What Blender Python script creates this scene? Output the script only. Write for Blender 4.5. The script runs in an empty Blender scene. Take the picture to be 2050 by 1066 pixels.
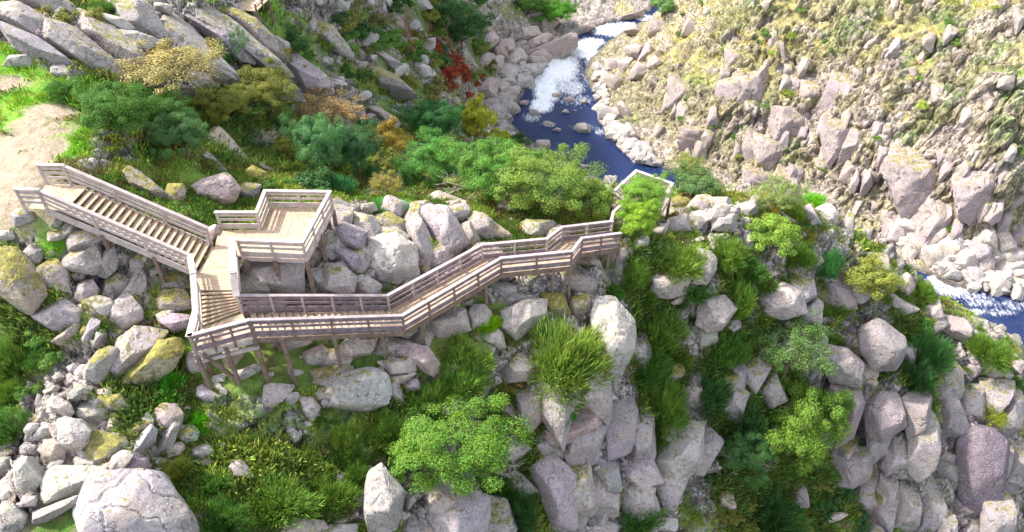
import bpy, math, random
import numpy as np
from mathutils import Vector

# ------------------------------------------------------------------ camera, light, world
sc = bpy.context.scene
F = 1578.0                      # focal length in photo pixels (photo 2050 wide)
TH = math.radians(42.0)         # camera looks down by this much
CAM = np.array([0.0, 0.0, 24.0])
cd = bpy.data.cameras.new('camera'); cam = bpy.data.objects.new('camera', cd)
sc.collection.objects.link(cam); sc.camera = cam
cam.location = CAM; cam.rotation_euler = (math.pi/2 - TH, 0, 0)
cd.sensor_width = 36; cd.lens = 36*F/2050; cd.clip_end = 1500; cd.clip_start = .1

SUN_EL, SUN_AZ = math.radians(50), math.radians(-75)   # azimuth from +Y towards +X
w = bpy.data.worlds.new('World'); sc.world = w; w.use_nodes = True
nt = w.node_tree; sky = nt.nodes.new('ShaderNodeTexSky'); sky.sky_type = 'NISHITA'; sky.sun_disc = False
sky.sun_elevation = SUN_EL; sky.sun_rotation = SUN_AZ; sky.dust_density = 2.5; sky.air_density = 1.2
bg = nt.nodes['Background']; bg.inputs[1].default_value = 0.15
hs_ = nt.nodes.new('ShaderNodeHueSaturation'); hs_.inputs['Saturation'].default_value = .5; hs_.inputs['Value'].default_value = 1.15
nt.links.new(sky.outputs[0], hs_.inputs['Color']); nt.links.new(hs_.outputs[0], bg.inputs[0])
sl = bpy.data.lights.new('sun', 'SUN'); sl.energy = 2.9; sl.angle = math.radians(3); sl.color = (1, .95, .87)
so = bpy.data.objects.new('sun', sl); sc.collection.objects.link(so)
sd = Vector((math.sin(SUN_AZ)*math.cos(SUN_EL), math.cos(SUN_AZ)*math.cos(SUN_EL), math.sin(SUN_EL)))
so.rotation_euler = sd.to_track_quat('Z', 'Y').to_euler()
sc.view_settings.view_transform = 'Standard'; sc.view_settings.look = 'None'
sc.view_settings.exposure = 1.38; sc.view_settings.gamma = 1
sc.cycles.max_bounces = 5; sc.cycles.diffuse_bounces = 3; sc.cycles.transparent_max_bounces = 8

# ------------------------------------------------------------------ geometry helpers
S, C_ = math.sin(TH), math.cos(TH)
FWD = np.array([0, C_, -S]); UPV = np.array([0, S, C_]); RGT = np.array([1., 0, 0]); WV = -FWD
def ray(px, py):
    return FWD + RGT*((px-1025)/F) + UPV*((533-py)/F)
def at(px, py, z):                    # point of the given elevation seen in a direction
    d = ray(px, py); return CAM + d*((z-CAM[2])/d[2])
rng = np.random.default_rng(7); random.seed(7)

def _h(ix, iy, iz, s):
    n = (ix.astype(np.int64)*374761393 + iy.astype(np.int64)*668265263 + iz.astype(np.int64)*2147483647 + s*1274126177) & 0xffffffff
    n = ((n ^ (n >> 13))*1274126177) & 0xffffffff
    n = ((n ^ (n >> 15))*2246822519) & 0xffffffff
    return ((n ^ (n >> 16)) & 0xffffff)/float(0xffffff)
def vnoise(x, y, z=None, s=0):
    if z is None: z = np.zeros_like(x)
    x0, y0, z0 = np.floor(x), np.floor(y), np.floor(z)
    fx, fy, fz = x-x0, y-y0, z-z0
    fx, fy, fz = [f*f*f*(f*(f*6-15)+10) for f in (fx, fy, fz)]
    r = 0
    flat = not np.any(z)
    for dx in (0, 1):
        for dy in (0, 1):
            for dz in ((0,) if flat else (0, 1)):
                wgt = (fx if dx else 1-fx)*(fy if dy else 1-fy)*(1 if flat else (fz if dz else 1-fz))
                r = r + wgt*_h(x0+dx, y0+dy, z0+dz, s)
    return r*2-1
def fbm(x, y, z=None, o=4, s=0, g=.5):
    r, a, t = 0, 1, 0
    for k in range(o):
        r = r + a*vnoise(x*2**k, y*2**k, None if z is None else z*2**k, s+k*17); t += a; a *= g
    return r/t
def worley(x, y, s=0, jit=.9):
    """F1, F2 and for the nearest cell: its random numbers and offset"""
    x0, y0 = np.floor(x), np.floor(y)
    f1 = np.full(x.shape, 9.); f2 = np.full(x.shape, 9.)
    ra = np.zeros(x.shape); rb = np.zeros(x.shape); rc = np.zeros(x.shape); ox = np.zeros(x.shape); oy = np.zeros(x.shape)
    zz = np.zeros_like(x0)
    for dx in (-1, 0, 1):
        for dy in (-1, 0, 1):
            cx, cy = x0+dx, y0+dy
            px = cx+.5+jit*(_h(cx, cy, zz, s)-.5); py = cy+.5+jit*(_h(cx, cy, zz+1, s)-.5)
            ddx, ddy = x-px, y-py; d = np.sqrt(ddx*ddx+ddy*ddy)
            m = d < f1
            f2 = np.where(m, f1, np.minimum(f2, d)); f1 = np.where(m, d, f1)
            ra = np.where(m, _h(cx, cy, zz+2, s), ra); rb = np.where(m, _h(cx, cy, zz+3, s), rb); rc = np.where(m, _h(cx, cy, zz+4, s), rc)
            ox = np.where(m, ddx, ox); oy = np.where(m, ddy, oy)
    return f1, f2, ra, rb, rc, ox, oy
def sstep(a, b, x):
    t = np.clip((x-a)/(b-a), 0, 1); return t*t*(3-2*t)

def mesh_from(name, V, Fc, mat=None, smooth=False, parent=None, attrs=None, link=True):
    """V: (n,3); Fc: (m,k) int array with k = 3 or 4"""
    V = np.asarray(V, np.float32); Fc = np.asarray(Fc, np.int32)
    me = bpy.data.meshes.new(name); k = Fc.shape[1]; m = Fc.shape[0]
    me.vertices.add(len(V)); me.vertices.foreach_set('co', V.ravel())
    me.loops.add(m*k); me.loops.foreach_set('vertex_index', Fc.ravel())
    me.polygons.add(m); me.polygons.foreach_set('loop_start', np.arange(0, m*k, k, dtype=np.int32))
    if smooth == 'sharp': me.polygons.foreach_set('use_smooth', np.ones(m, bool)); me.update(); me.set_sharp_from_angle(angle=math.radians(24))
    elif smooth: me.polygons.foreach_set('use_smooth', np.ones(m, bool))
    if attrs:
        for an, av in attrs.items():
            a = me.attributes.new(an, 'FLOAT_COLOR' if av.ndim == 2 else 'FLOAT', 'POINT')
            a.data.foreach_set('color' if av.ndim == 2 else 'value', av.astype(np.float32).ravel())
    me.update(); me.validate()
    if mat: me.materials.append(mat)
    if not link: return me
    return link_obj(name, me, parent)
def link_obj(name, me, parent=None):
    o = bpy.data.objects.new(name, me); sc.collection.objects.link(o)
    if parent: o.parent = parent
    return o
def tag(o, label=None, cat=None, group=None, kind=None):
    if label: o['label'] = label
    if cat: o['category'] = cat
    if group: o['group'] = group
    if kind: o['kind'] = kind
    return o
def empty(name, loc):
    o = bpy.data.objects.new(name, None); sc.collection.objects.link(o); o.location = loc; o.empty_display_size = .2; return o

# ------------------------------------------------------------------ node helpers / materials
def new_mat(name):
    m = bpy.data.materials.new(name); m.use_nodes = True; n = m.node_tree; b = n.nodes['Principled BSDF']
    b.inputs['Roughness'].default_value = .85; b.inputs['Specular IOR Level'].default_value = .25
    return m, n, b
class N:
    def __init__(s, n): s.n = n
    def a(s, typ, ins=None, **kw):
        x = s.n.nodes.new('ShaderNode'+typ)
        for k, v in kw.items(): setattr(x, k, v)
        for k, v in (ins or {}).items():
            if hasattr(v, 'links'): s.n.links.new(v, x.inputs[k])
            else: x.inputs[k].default_value = v
        return x
    def noise(s, vec, scale, detail=5, rough=.6): return s.a('TexNoise', {'Vector': vec, 'Scale': scale, 'Detail': detail, 'Roughness': rough}).outputs[0]
    def ramp(s, fac, stops):
        r = s.a('ValToRGB', {0: fac}); e = r.color_ramp.elements
        while len(e) > 2: e.remove(e[-1])
        while len(e) < len(stops): e.new(.5)
        for i, (p, c) in enumerate(stops): e[i].position = p; e[i].color = (c if hasattr(c, '__len__') else (c, c, c))[:3] + (1,) if hasattr(c, '__len__') else (c, c, c, 1)
        return r.outputs[0]
    def mix(s, f, a, b, t='MIX'):
        x = s.n.nodes.new('ShaderNodeMix'); x.data_type = 'RGBA'; x.blend_type = t
        for i, v in ((0, f), (6, a), (7, b)):
            if hasattr(v, 'links'): s.n.links.new(v, x.inputs[i])
            else: x.inputs[i].default_value = v if i == 0 else tuple(v)[:3]+(1,)
        return x.outputs[2]
    def math(s, op, a, b=0.): return s.a('Math', {0: a, 1: b}, operation=op).outputs[0]
    def link(s, a, b): s.n.links.new(a, b)
    def bump(s, h, strength, dist, nrm=None):
        i = {'Height': h, 'Strength': strength, 'Distance': dist}
        if nrm is not None: i['Normal'] = nrm
        return s.a('Bump', i).outputs[0]

def rock_material():
    m, n, b = new_mat('granite'); q = N(n)
    geo = q.a('NewGeometry'); oi = q.a('ObjectInfo'); pos = geo.outputs['Position']
    n1 = q.noise(pos, .9, 6, .65); n2 = q.noise(pos, 5., 6, .7); n3 = q.noise(pos, 22., 3, .7)
    col = q.mix(q.ramp(n1, [(.35, 0.), (.65, 1.)]), (.31, .28, .265), (.50, .455, .42))
    # purple weathering
    n4 = q.noise(pos, .45, 4, .6)
    col = q.mix(q.ramp(n4, [(.52, 0.), (.70, .6)]), col, (.34, .285, .34))
    warm = q.noise(q.a('VectorMath', {0: pos, 1: (31, 7, 3)}, operation='ADD').outputs[0], .6, 3, .6)
    col = q.mix(q.ramp(warm, [(.56, 0.), (.70, .55)]), col, (.55, .42, .30))
    col = q.mix(1., col, oi.outputs['Color'], 'MULTIPLY')
    lic = q.ramp(q.noise(pos, .55, 4, .6), [(.38, .15), (.58, 1.)])
    col = q.mix(q.math('MULTIPLY', q.ramp(n2, [(.50, 0.), (.60, .85)]), lic), col, (.17, .155, .145))    # dark lichen blotches
    col = q.mix(q.ramp(n3, [(.56, 0.), (.64, .7)]), col, (.70, .68, .63))     # white lichen specks
    col = q.mix(q.ramp(n3, [(.33, .75), (.42, 0.)]), col, (.14, .13, .125))
    # cracks
    cn = q.noise(q.a('VectorMath', {0: pos, 1: (11, 3, 17)}, operation='ADD').outputs[0], .8, 3, .5)
    crk = q.ramp(q.math('ABSOLUTE', q.math('SUBTRACT', cn, .5)), [(.0, 1.), (.004, 0.)])
    crk = q.math('MULTIPLY', crk, q.ramp(q.noise(pos, .35, 2, .5), [(.5, 0.), (.56, 1.)]))
    col = q.mix(q.math('MULTIPLY', crk, .7), col, (.06, .05, .05))
    # moss on upward faces
    sep = q.a('SeparateXYZ', {0: geo.outputs['Normal']})
    mo = q.a('Attribute', attribute_type='OBJECT', attribute_name='moss').outputs['Fac']
    mn = q.math('ADD', q.math('MULTIPLY', sep.outputs[2], .55), q.math('MULTIPLY', q.noise(pos, 2.6, 8, .8), 1.9))
    mn = q.math('ADD', mn, q.math('SUBTRACT', q.math('MULTIPLY', mo, .8), 1.68))
    mfac = q.ramp(mn, [(.0, 0.), (.10, 1.)])
    mcol = q.mix(q.ramp(q.noise(pos, 4., 6, .75), [(.35, 0.), (.65, 1.)]), (.07, .075, .02), (.36, .31, .06))
    col = q.mix(q.math('MULTIPLY', mfac, .9), col, mcol)
    q.link(col, b.inputs['Base Color'])
    hgt = q.math('ADD', q.math('MULTIPLY', n2, .5), q.math('ADD', q.math('MULTIPLY', n3, .18), q.math('MULTIPLY', crk, -.5)))
    q.link(q.bump(hgt, .8, .16), b.inputs['Normal'])
    return m
def wood_material(name, c1, c2):
    m, n, b = new_mat(name); q = N(n)
    tc = q.a('TexCoord').outputs['Object']
    a = q.noise(tc, 3., 4, .6); g = q.noise(q.a('Mapping', {'Vector': tc, 'Scale': (4, 4, 30)}).outputs[0], 3., 3, .6)
    col = q.mix(q.ramp(a, [(.35, 0.), (.65, 1.)]), c1, c2)
    col = q.mix(q.ramp(g, [(.35, .35), (.5, 0.)]), col, (c1[0]*.5, c1[1]*.45, c1[2]*.45))
    q.link(col, b.inputs['Base Color']); b.inputs['Roughness'].default_value = .7
    q.link(q.bump(g, .3, .01), b.inputs['Normal'])
    return m
def leaf_material():
    m, n, b = new_mat('foliage'); q = N(n)
    oi = q.a('ObjectInfo'); ri = q.a('NewGeometry').outputs['Random Per Island']
    pos = q.a('NewGeometry').outputs['Position']
    hs = q.a('HueSaturation', {'Hue': q.a('MapRange', {0: ri, 3: .46, 4: .525}).outputs[0], 'Saturation': 1.1,
             'Value': q.a('MapRange', {0: ri, 3: .55, 4: 1.6}).outputs[0], 'Color': oi.outputs['Color']}).outputs[0]
    nz = q.noise(pos, .7, 3, .6)
    hs = q.mix(q.ramp(nz, [(.4, 0.), (.65, .5)]), hs, q.mix(1., hs, (1.35, 1.15, .7), 'MULTIPLY'))
    q.link(hs, b.inputs['Base Color']); b.inputs['Roughness'].default_value = .6
    tr = q.a('BsdfTranslucent', {'Color': hs}); mx = q.a('MixShader', {0: .3})
    q.link(b.outputs[0], mx.inputs[1]); q.link(tr.outputs[0], mx.inputs[2])
    q.link(mx.outputs[0], n.nodes['Material Output'].inputs[0])
    return m
def attr_leaf_material():
    m, n, b = new_mat('ground_foliage'); q = N(n)
    at_ = q.a('Attribute', attribute_name='col').outputs['Color']; ri = q.a('NewGeometry').outputs['Random Per Island']
    hs = q.a('HueSaturation', {'Hue': q.a('MapRange', {0: ri, 3: .48, 4: .515}).outputs[0],
             'Value': q.a('MapRange', {0: ri, 3: .6, 4: 1.5}).outputs[0], 'Color': at_}).outputs[0]
    q.link(hs, b.inputs['Base Color'])
    tr = q.a('BsdfTranslucent', {'Color': hs}); mx = q.a('MixShader', {0: .3})
    q.link(b.outputs[0], mx.inputs[1]); q.link(tr.outputs[0], mx.inputs[2])
    q.link(mx.outputs[0], n.nodes['Material Output'].inputs[0])
    return m
def bark_material(name, c):
    m, n, b = new_mat(name); q = N(n)
    pos = q.a('NewGeometry').outputs['Position']
    q.link(q.mix(q.noise(pos, 12., 4), (c[0]*.5, c[1]*.5, c[2]*.5), (c[0]*1.4, c[1]*1.4, c[2]*1.4)), b.inputs['Base Color'])
    return m
def terrain_material():
    m, n, b = new_mat('terrain'); q = N(n)
    geo = q.a('NewGeometry'); pos = geo.outputs['Position']
    col = q.a('Attribute', attribute_name='col').outputs['Color']
    rk = q.a('Attribute', attribute_name='rock').outputs['Fac']
    mp = q.a('Mapping', {'Vector': pos, 'Scale': (1, 1, .8)}).outputs[0]
    n1 = q.noise(mp, 1.6, 7, .7); n2 = q.noise(mp, 7., 6, .7); n3 = q.noise(mp, 26., 3, .7)
    v = q.math('ADD', q.math('MULTIPLY', n1, .9), q.math('MULTIPLY', n2, .9))
    v = q.a('MapRange', {0: v, 1: .6, 2: 1.2, 3: .62, 4: 1.5}).outputs[0]
    vc = q.a('CombineColor', {0: v, 1: v, 2: v}).outputs[0]
    c = q.mix(1., col, vc, 'MULTIPLY')
    c1_ = q.noise(mp, .7, 4, .6); c2_ = q.noise(q.a('VectorMath', {0: mp, 1: (5, 9, 2)}, operation='ADD').outputs[0], 1.9, 4, .6)
    crk = q.math('MULTIPLY', q.math('MAXIMUM', q.ramp(q.math('ABSOLUTE', q.math('SUBTRACT', c1_, .5)), [(0., 1.), (.012, 0.)]), q.math('MULTIPLY', q.ramp(q.math('ABSOLUTE', q.math('SUBTRACT', c2_, .5)), [(0., 1.), (.02, 0.)]), .7)), rk)
    c = q.mix(q.math('MULTIPLY', crk, .7), c, (.06, .05, .045))
    fr = q.noise(q.a('Mapping', {'Vector': pos, 'Rotation': (0, .12, 0), 'Scale': (1.1, 1.1, .16)}).outputs[0], 1.2, 6, .6)
    fr = q.math('MULTIPLY', q.ramp(q.math('ABSOLUTE', q.math('SUBTRACT', fr, .5)), [(0., 1.), (.022, 0.)]), rk)
    c = q.mix(q.math('MULTIPLY', fr, .65), c, (.09, .07, .08)); crk = q.math('MAXIMUM', crk, fr)
    sp = q.math('MULTIPLY', q.ramp(n3, [(.58, 0.), (.66, .7)]), rk)
    c = q.mix(sp, c, (.6, .58, .54))
    q.link(c, b.inputs['Base Color'])
    h = q.math('ADD', q.math('ADD', q.math('MULTIPLY', n1, .6), q.math('MULTIPLY', n2, .45)), q.math('MULTIPLY', crk, -.45))
    h = q.math('ADD', h, q.math('MULTIPLY', n3, .12))
    q.link(q.bump(h, 1., .35), b.inputs['Normal'])
    return m
def water_material():
    m, n, b = new_mat('river_water'); q = N(n)
    pos = q.a('NewGeometry').outputs['Position']; foam = q.a('Attribute', attribute_name='foam').outputs['Fac']
    st = q.a('Mapping', {'Vector': pos, 'Rotation': (0, 0, math.radians(-12)), 'Scale': (1.6, .55, 1)}).outputs[0]
    n1 = q.noise(st, 2.4, 9, .8); n2 = q.noise(pos, 6., 5, .6)
    f = q.math('ADD', foam, q.math('MULTIPLY', q.math('SUBTRACT', n1, .5), 1.9))
    f = q.math('ADD', f, q.math('MULTIPLY', q.math('SUBTRACT', n2, .5), .5))
    ff = q.ramp(f, [(.42, 0.), (.58, .3), (.9, 1.)])
    col = q.mix(ff, q.mix(n1, (.003, .010, .055), (.008, .032, .125)), (.85, .88, .92))
    q.link(col, b.inputs['Base Color']); b.inputs['Specular IOR Level'].default_value = .3
    q.link(q.math('ADD', q.math('MULTIPLY', ff, .6), .18), b.inputs['Roughness'])
    q.link(q.bump(q.math('ADD', n1, n2), .6, .25), b.inputs['Normal'])
    return m
M_ROCK = rock_material(); M_LEAF = leaf_material(); M_GLEAF = attr_leaf_material(); M_TER = terrain_material(); M_WATER = water_material()
M_WOOD = wood_material('weathered_timber', (.40, .33, .31), (.56, .48, .45))
M_WOOD2 = wood_material('shade_tinted_timber', (.18, .13, .145), (.30, .235, .26))  # purple-grey shade on the rail faces, put into the board colour
M_WOOD3 = wood_material('grey_rail_timber', (.33, .265, .265), (.46, .385, .385))
M_POST = wood_material('brown_timber', (.18, .115, .09), (.28, .20, .165))
M_DECK = wood_material('deck_boards', (.40, .28, .19), (.55, .42, .30))
M_BARK = bark_material('bark', (.16, .12, .09)); M_PALEBARK = bark_material('pale_bark', (.5, .45, .4))

# ------------------------------------------------------------------ the river's course (world, elevation -30)
WL = -30.0
RIV_L = [(1345,-25),(1302,22),(1213,48),(1154,72),(1147,94),(1095,127),(1081,141),(1048,188),(1034,216),(1025,250),(1060,285),(1130,318),(1180,350),(1290,420),(1420,500),(1600,590),(1800,650),(1960,680),(2150,740),(2500,850)]
RIV_R = [(2500,690),(2150,610),(2060,598),(1960,584),(1900,570),(1850,548),(1760,520),(1600,465),(1450,380),(1306,330),(1274,320),(1236,291),(1213,263),(1208,235),(1189,188),(1166,150),(1180,122),(1213,89),(1250,61),(1306,35),(1375,-25)]
RIV = np.array([at(x, y, WL)[:2] for x, y in RIV_L+RIV_R])
def poly_sd(X, Y, P):                 # signed distance, negative inside
    d = np.full(X.shape, 1e9); ins = np.zeros(X.shape, bool)
    for i in range(len(P)):
        a, b_ = P[i], P[(i+1) % len(P)]; e = b_-a
        t = np.clip(((X-a[0])*e[0]+(Y-a[1])*e[1])/(e@e), 0, 1)
        d = np.minimum(d, (X-a[0]-t*e[0])**2+(Y-a[1]-t*e[1])**2)
        c = ((a[1] > Y) != (b_[1] > Y)) & (X < (b_[0]-a[0])*(Y-a[1])/(b_[1]-a[1]+1e-12)+a[0])
        ins ^= c
    d = np.sqrt(d); return np.where(ins, -d, d)
RC = np.array([at(x, y, WL)[:2] for x, y in [(1360,-25),(1300,30),(1200,75),(1130,140),(1110,210),(1130,270),(1240,345),(1450,440),(1700,540),(1930,615),(2100,660),(2500,760)]])
def far_side(X, Y):                   # >0 on the far (right) bank
    best = np.full(X.shape, 1e9); sgn = np.zeros(X.shape)
    for i in range(len(RC)-1):
        a, e = RC[i], RC[i+1]-RC[i]; t = np.clip(((X-a[0])*e[0]+(Y-a[1])*e[1])/(e@e), 0, 1)
        qx, qy = X-a[0]-t*e[0], Y-a[1]-t*e[1]; d = qx*qx+qy*qy
        cr = e[0]*qy-e[1]*qx; m = d < best; best = np.where(m, d, best); sgn = np.where(m, np.sign(cr), sgn)
    return sgn

# ------------------------------------------------------------------ boardwalk key points (deck level)
RH = 1.05
def dk(px, py, zr): p = at(px, py, zr+RH); return np.array([p[0], p[1], zr])     # from the handrail's top
n0_, n1_, n2_, n3_, n4_, n5_ = dk(30,378,3.2), dk(75,380,3.2), dk(380,512,0), dk(386,546,0), dk(391,622,-.9), dk(378,672,-.9)
n6_, n7_, n8_, n9_, n10_, n11_ = dk(497,641,-.9), dk(805,632,-3.8), dk(1003,517,-3.9), dk(1145,503,-4.1), dk(1165,477,-4.4), dk(1242,467,-5.0)
m0_, m1_, m2_ = dk(75,330,3.2), dk(125,331,3.2), dk(412,455,0)
m3_, m4_, m5_, m6_, m7_, m8_, m9_, m10_ = dk(463,478,0), dk(467,545,0), dk(473,592,-.9), dk(775,592,-3.8), dk(965,490,-3.9), dk(1095,478,-4.1), dk(1125,455,-4.4), dk(1226,443,-5.0)
p0_, p1_, p2_, p3_, p4_, p5_ = dk(432,425,0), dk(513,425,0), dk(530,382,0), dk(660,384,0), dk(605,485,0), dk(475,480,0)
CLEAR = [  # (a, b, half width): ground kept below these walkways
 (.5*(n1_+m1_), .5*(n2_+m2_), 1.3, .55), (.5*(n2_+m2_), .5*(n3_+m4_), 1.4, .6), (.5*(n3_+m4_), .5*(n5_+m5_), 1.3, .8),
 (.5*(n5_+m5_), .5*(n6_+m5_), 1.2, 1.), (.5*(n6_+m5_), .5*(n7_+m6_), 1.2, .6), (.5*(n7_+m6_), .5*(n8_+m7_), 1.2, .5),
 (.5*(n8_+m7_), .5*(n9_+m8_), 1.2, .5), (.5*(n9_+m8_), .5*(n10_+m9_), 1.2, .5), (.5*(n10_+m9_), .5*(n11_+m10_), 1.2, .5),
 (.5*(p5_+p4_), .5*(p2_+p3_), 2.2, 1.1), (.5*(m2_+p5_), p1_, 1.3, .7)]

# ------------------------------------------------------------------ terrain
CTRL = [(0,340,3.3),(60,420,2.9),(0,180,3.6),(100,200,3.5),(150,250,3.2),(130,350,3.1),(0,260,3.4),(170,330,2.7),(30,400,3.1),
(40,470,2),(0,550,1),(100,560,.6),(200,480,1.),(250,560,-.3),(200,640,-.8),(330,560,-.8),(330,440,.8),(280,400,1.2),(250,340,1.6),
(0,700,-1.5),(100,750,-2),(0,900,-2.5),(0,1060,-3),(250,780,-2.2),(200,900,-3),(300,1060,-3.5),(100,1060,-3),
(0,1300,-6),(500,1300,-9),(1000,1300,-15),(1500,1300,-26),(2050,1300,-34),
(350,700,-2.5),(440,775,-3.3),(530,745,-3.4),(480,800,-3.8),(400,735,-2.9),(495,735,-3.2),(400,900,-4.6),(450,1000,-5.5),(600,1060,-7.5),(600,900,-6.3),(600,780,-4.8),(600,700,-4.4),
(700,680,-4.8),(770,690,-5.2),(840,660,-5.5),(700,820,-5.8),(700,950,-7.5),(800,1060,-9.5),(820,760,-6),(850,900,-8),
(560,590,-2.5),(700,600,-3.6),(780,560,-3.7),(780,500,-2.9),(600,450,-1.3),(700,440,-2.),(820,420,-2.9),(900,480,-3.7),(950,430,-3.8),(1000,470,-4.5),(1060,450,-5),(1180,440,-6),
(900,620,-5.3),(1000,560,-5.2),(1070,560,-5.6),(1180,520,-6),(1250,480,-6),(1030,640,-6.2),(1130,640,-7),(1230,640,-8),(1100,760,-8.5),(950,750,-7.5),
(1050,800,-10),(1040,900,-12),(1130,950,-14),(1100,1060,-16),(1250,950,-16),(950,1000,-12),
(1300,640,-10),(1300,540,-7.5),(1400,500,-7.5),(1330,440,-6.6),(1420,415,-7),(1500,420,-8),(1300,750,-13),(1350,850,-16),(1350,1060,-20),
(1450,600,-10.5),(1480,750,-15),(1450,900,-19),(1560,500,-9.5),(1640,435,-9.3),(1600,600,-12.5),(1600,750,-17),(1600,900,-22),(1600,1060,-26),
(1700,500,-12),(1700,650,-16),(1750,800,-20),(1720,930,-24),(1750,1060,-27),
(1790,530,-15),(1850,620,-18),(1850,750,-20),(1900,900,-25),(1980,1060,-29),(1950,668,-20.6),(2030,690,-21.4),(2050,740,-23),(2050,850,-25),(2050,1060,-31),
(400,330,-.3),(450,250,-1.5),(550,330,-2.8),(650,380,-3.2),(560,390,-2),(750,390,-4),(850,390,-6),(950,380,-8.5),(1000,330,-15),(900,330,-12),(800,300,-11),(700,250,-9),(600,200,-5.5),
(1100,320,-27),(1000,250,-29),(950,250,-24),(900,200,-18),(850,150,-14),(800,80,-11),(700,100,-7),(600,80,-2.8),(500,20,.5),
(300,0,3.6),(0,0,5.6),(0,100,4.6),(150,120,3.9),(200,170,2.8),(300,200,1.3),(350,80,2.5),(450,120,.3),(400,0,3.),(500,100,-.8),(700,0,-5),(800,0,-10),(900,0,-16),(950,80,-22),
(1060,30,-28),(1010,150,-29.2),(1100,60,-29.3),(1150,0,-29),(1250,5,-29.3),
(1330,0,-26),(1240,110,-28.6),(1300,150,-25.5),(1400,50,-20.5),(1400,150,-22.5),(1500,0,-15),(1500,100,-18.6),(1450,200,-22.5),(1600,0,-14),(1600,120,-18.9),(1600,250,-23.5),
(1350,250,-27),(1450,300,-26.3),(1330,310,-29),(1600,350,-27.3),(1750,0,-12),(1750,120,-16),(1750,250,-20.5),(1750,380,-26),
(1900,0,-10.3),(1900,120,-14),(1900,250,-18.3),(1900,400,-24),(1850,490,-28.9),(2000,520,-28.9),(2050,0,-8),(2050,150,-12),(2050,300,-17.5),(2050,400,-23),(2400,400,-18),(2400,900,-28)]
FARP = [(-33,34,5),(-31,22,-1.5),(-26,12,-5),(-34,48,8),(-35,62,13),(-18,66,8),(-15,85,3),(-15,110,2),(10,150,-16),(40,150,-8),(35,106,-6),(55,98,0),(75,88,5),(95,70,4),(95,110,14),(-40,110,20),(8.3,41.6,-9.4),(10.3,42,-9.4),(9,40.4,-8.3)]
CP = np.array([at(x, y, z) for x, y, z in CTRL]+[np.array(p, float) for p in FARP])
def kern(r2): return np.sqrt(r2+1.2)
def fit_rbf():
    n = len(CP); D = (CP[:, None, :2]-CP[None, :, :2]); K = kern((D**2).sum(-1)) - .15*np.eye(n)
    A = np.zeros((n+3, n+3)); A[:n, :n] = K; A[:n, n:n+2] = CP[:, :2]; A[:n, n+2] = 1; A[n:, :n] = A[:n, n:].T
    return np.linalg.solve(A, np.concatenate([CP[:, 2], np.zeros(3)]))
WGT = fit_rbf()
def base_z(X, Y):
    sh = X.shape; X = X.ravel(); Y = Y.ravel(); out = np.zeros(len(X)); n = len(CP)
    for i in range(0, len(X), 100000):
        x, y = X[i:i+100000], Y[i:i+100000]
        out[i:i+100000] = kern((x[:, None]-CP[None, :, 0])**2+(y[:, None]-CP[None, :, 1])**2)@WGT[:n] + x*WGT[n]+y*WGT[n+1]+WGT[n+2]
    return out.reshape(sh)
def hit_base(px, py):                 # coarse: where a photo direction meets the smooth ground
    d = ray(px, py); t = np.linspace(12, 230, 500); P = CAM+d*t[:, None]
    below = P[:, 2] < base_z(P[:, 0], P[:, 1]); i = np.argmax(below) if below.any() else 499
    return P[i], t[i]

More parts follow.
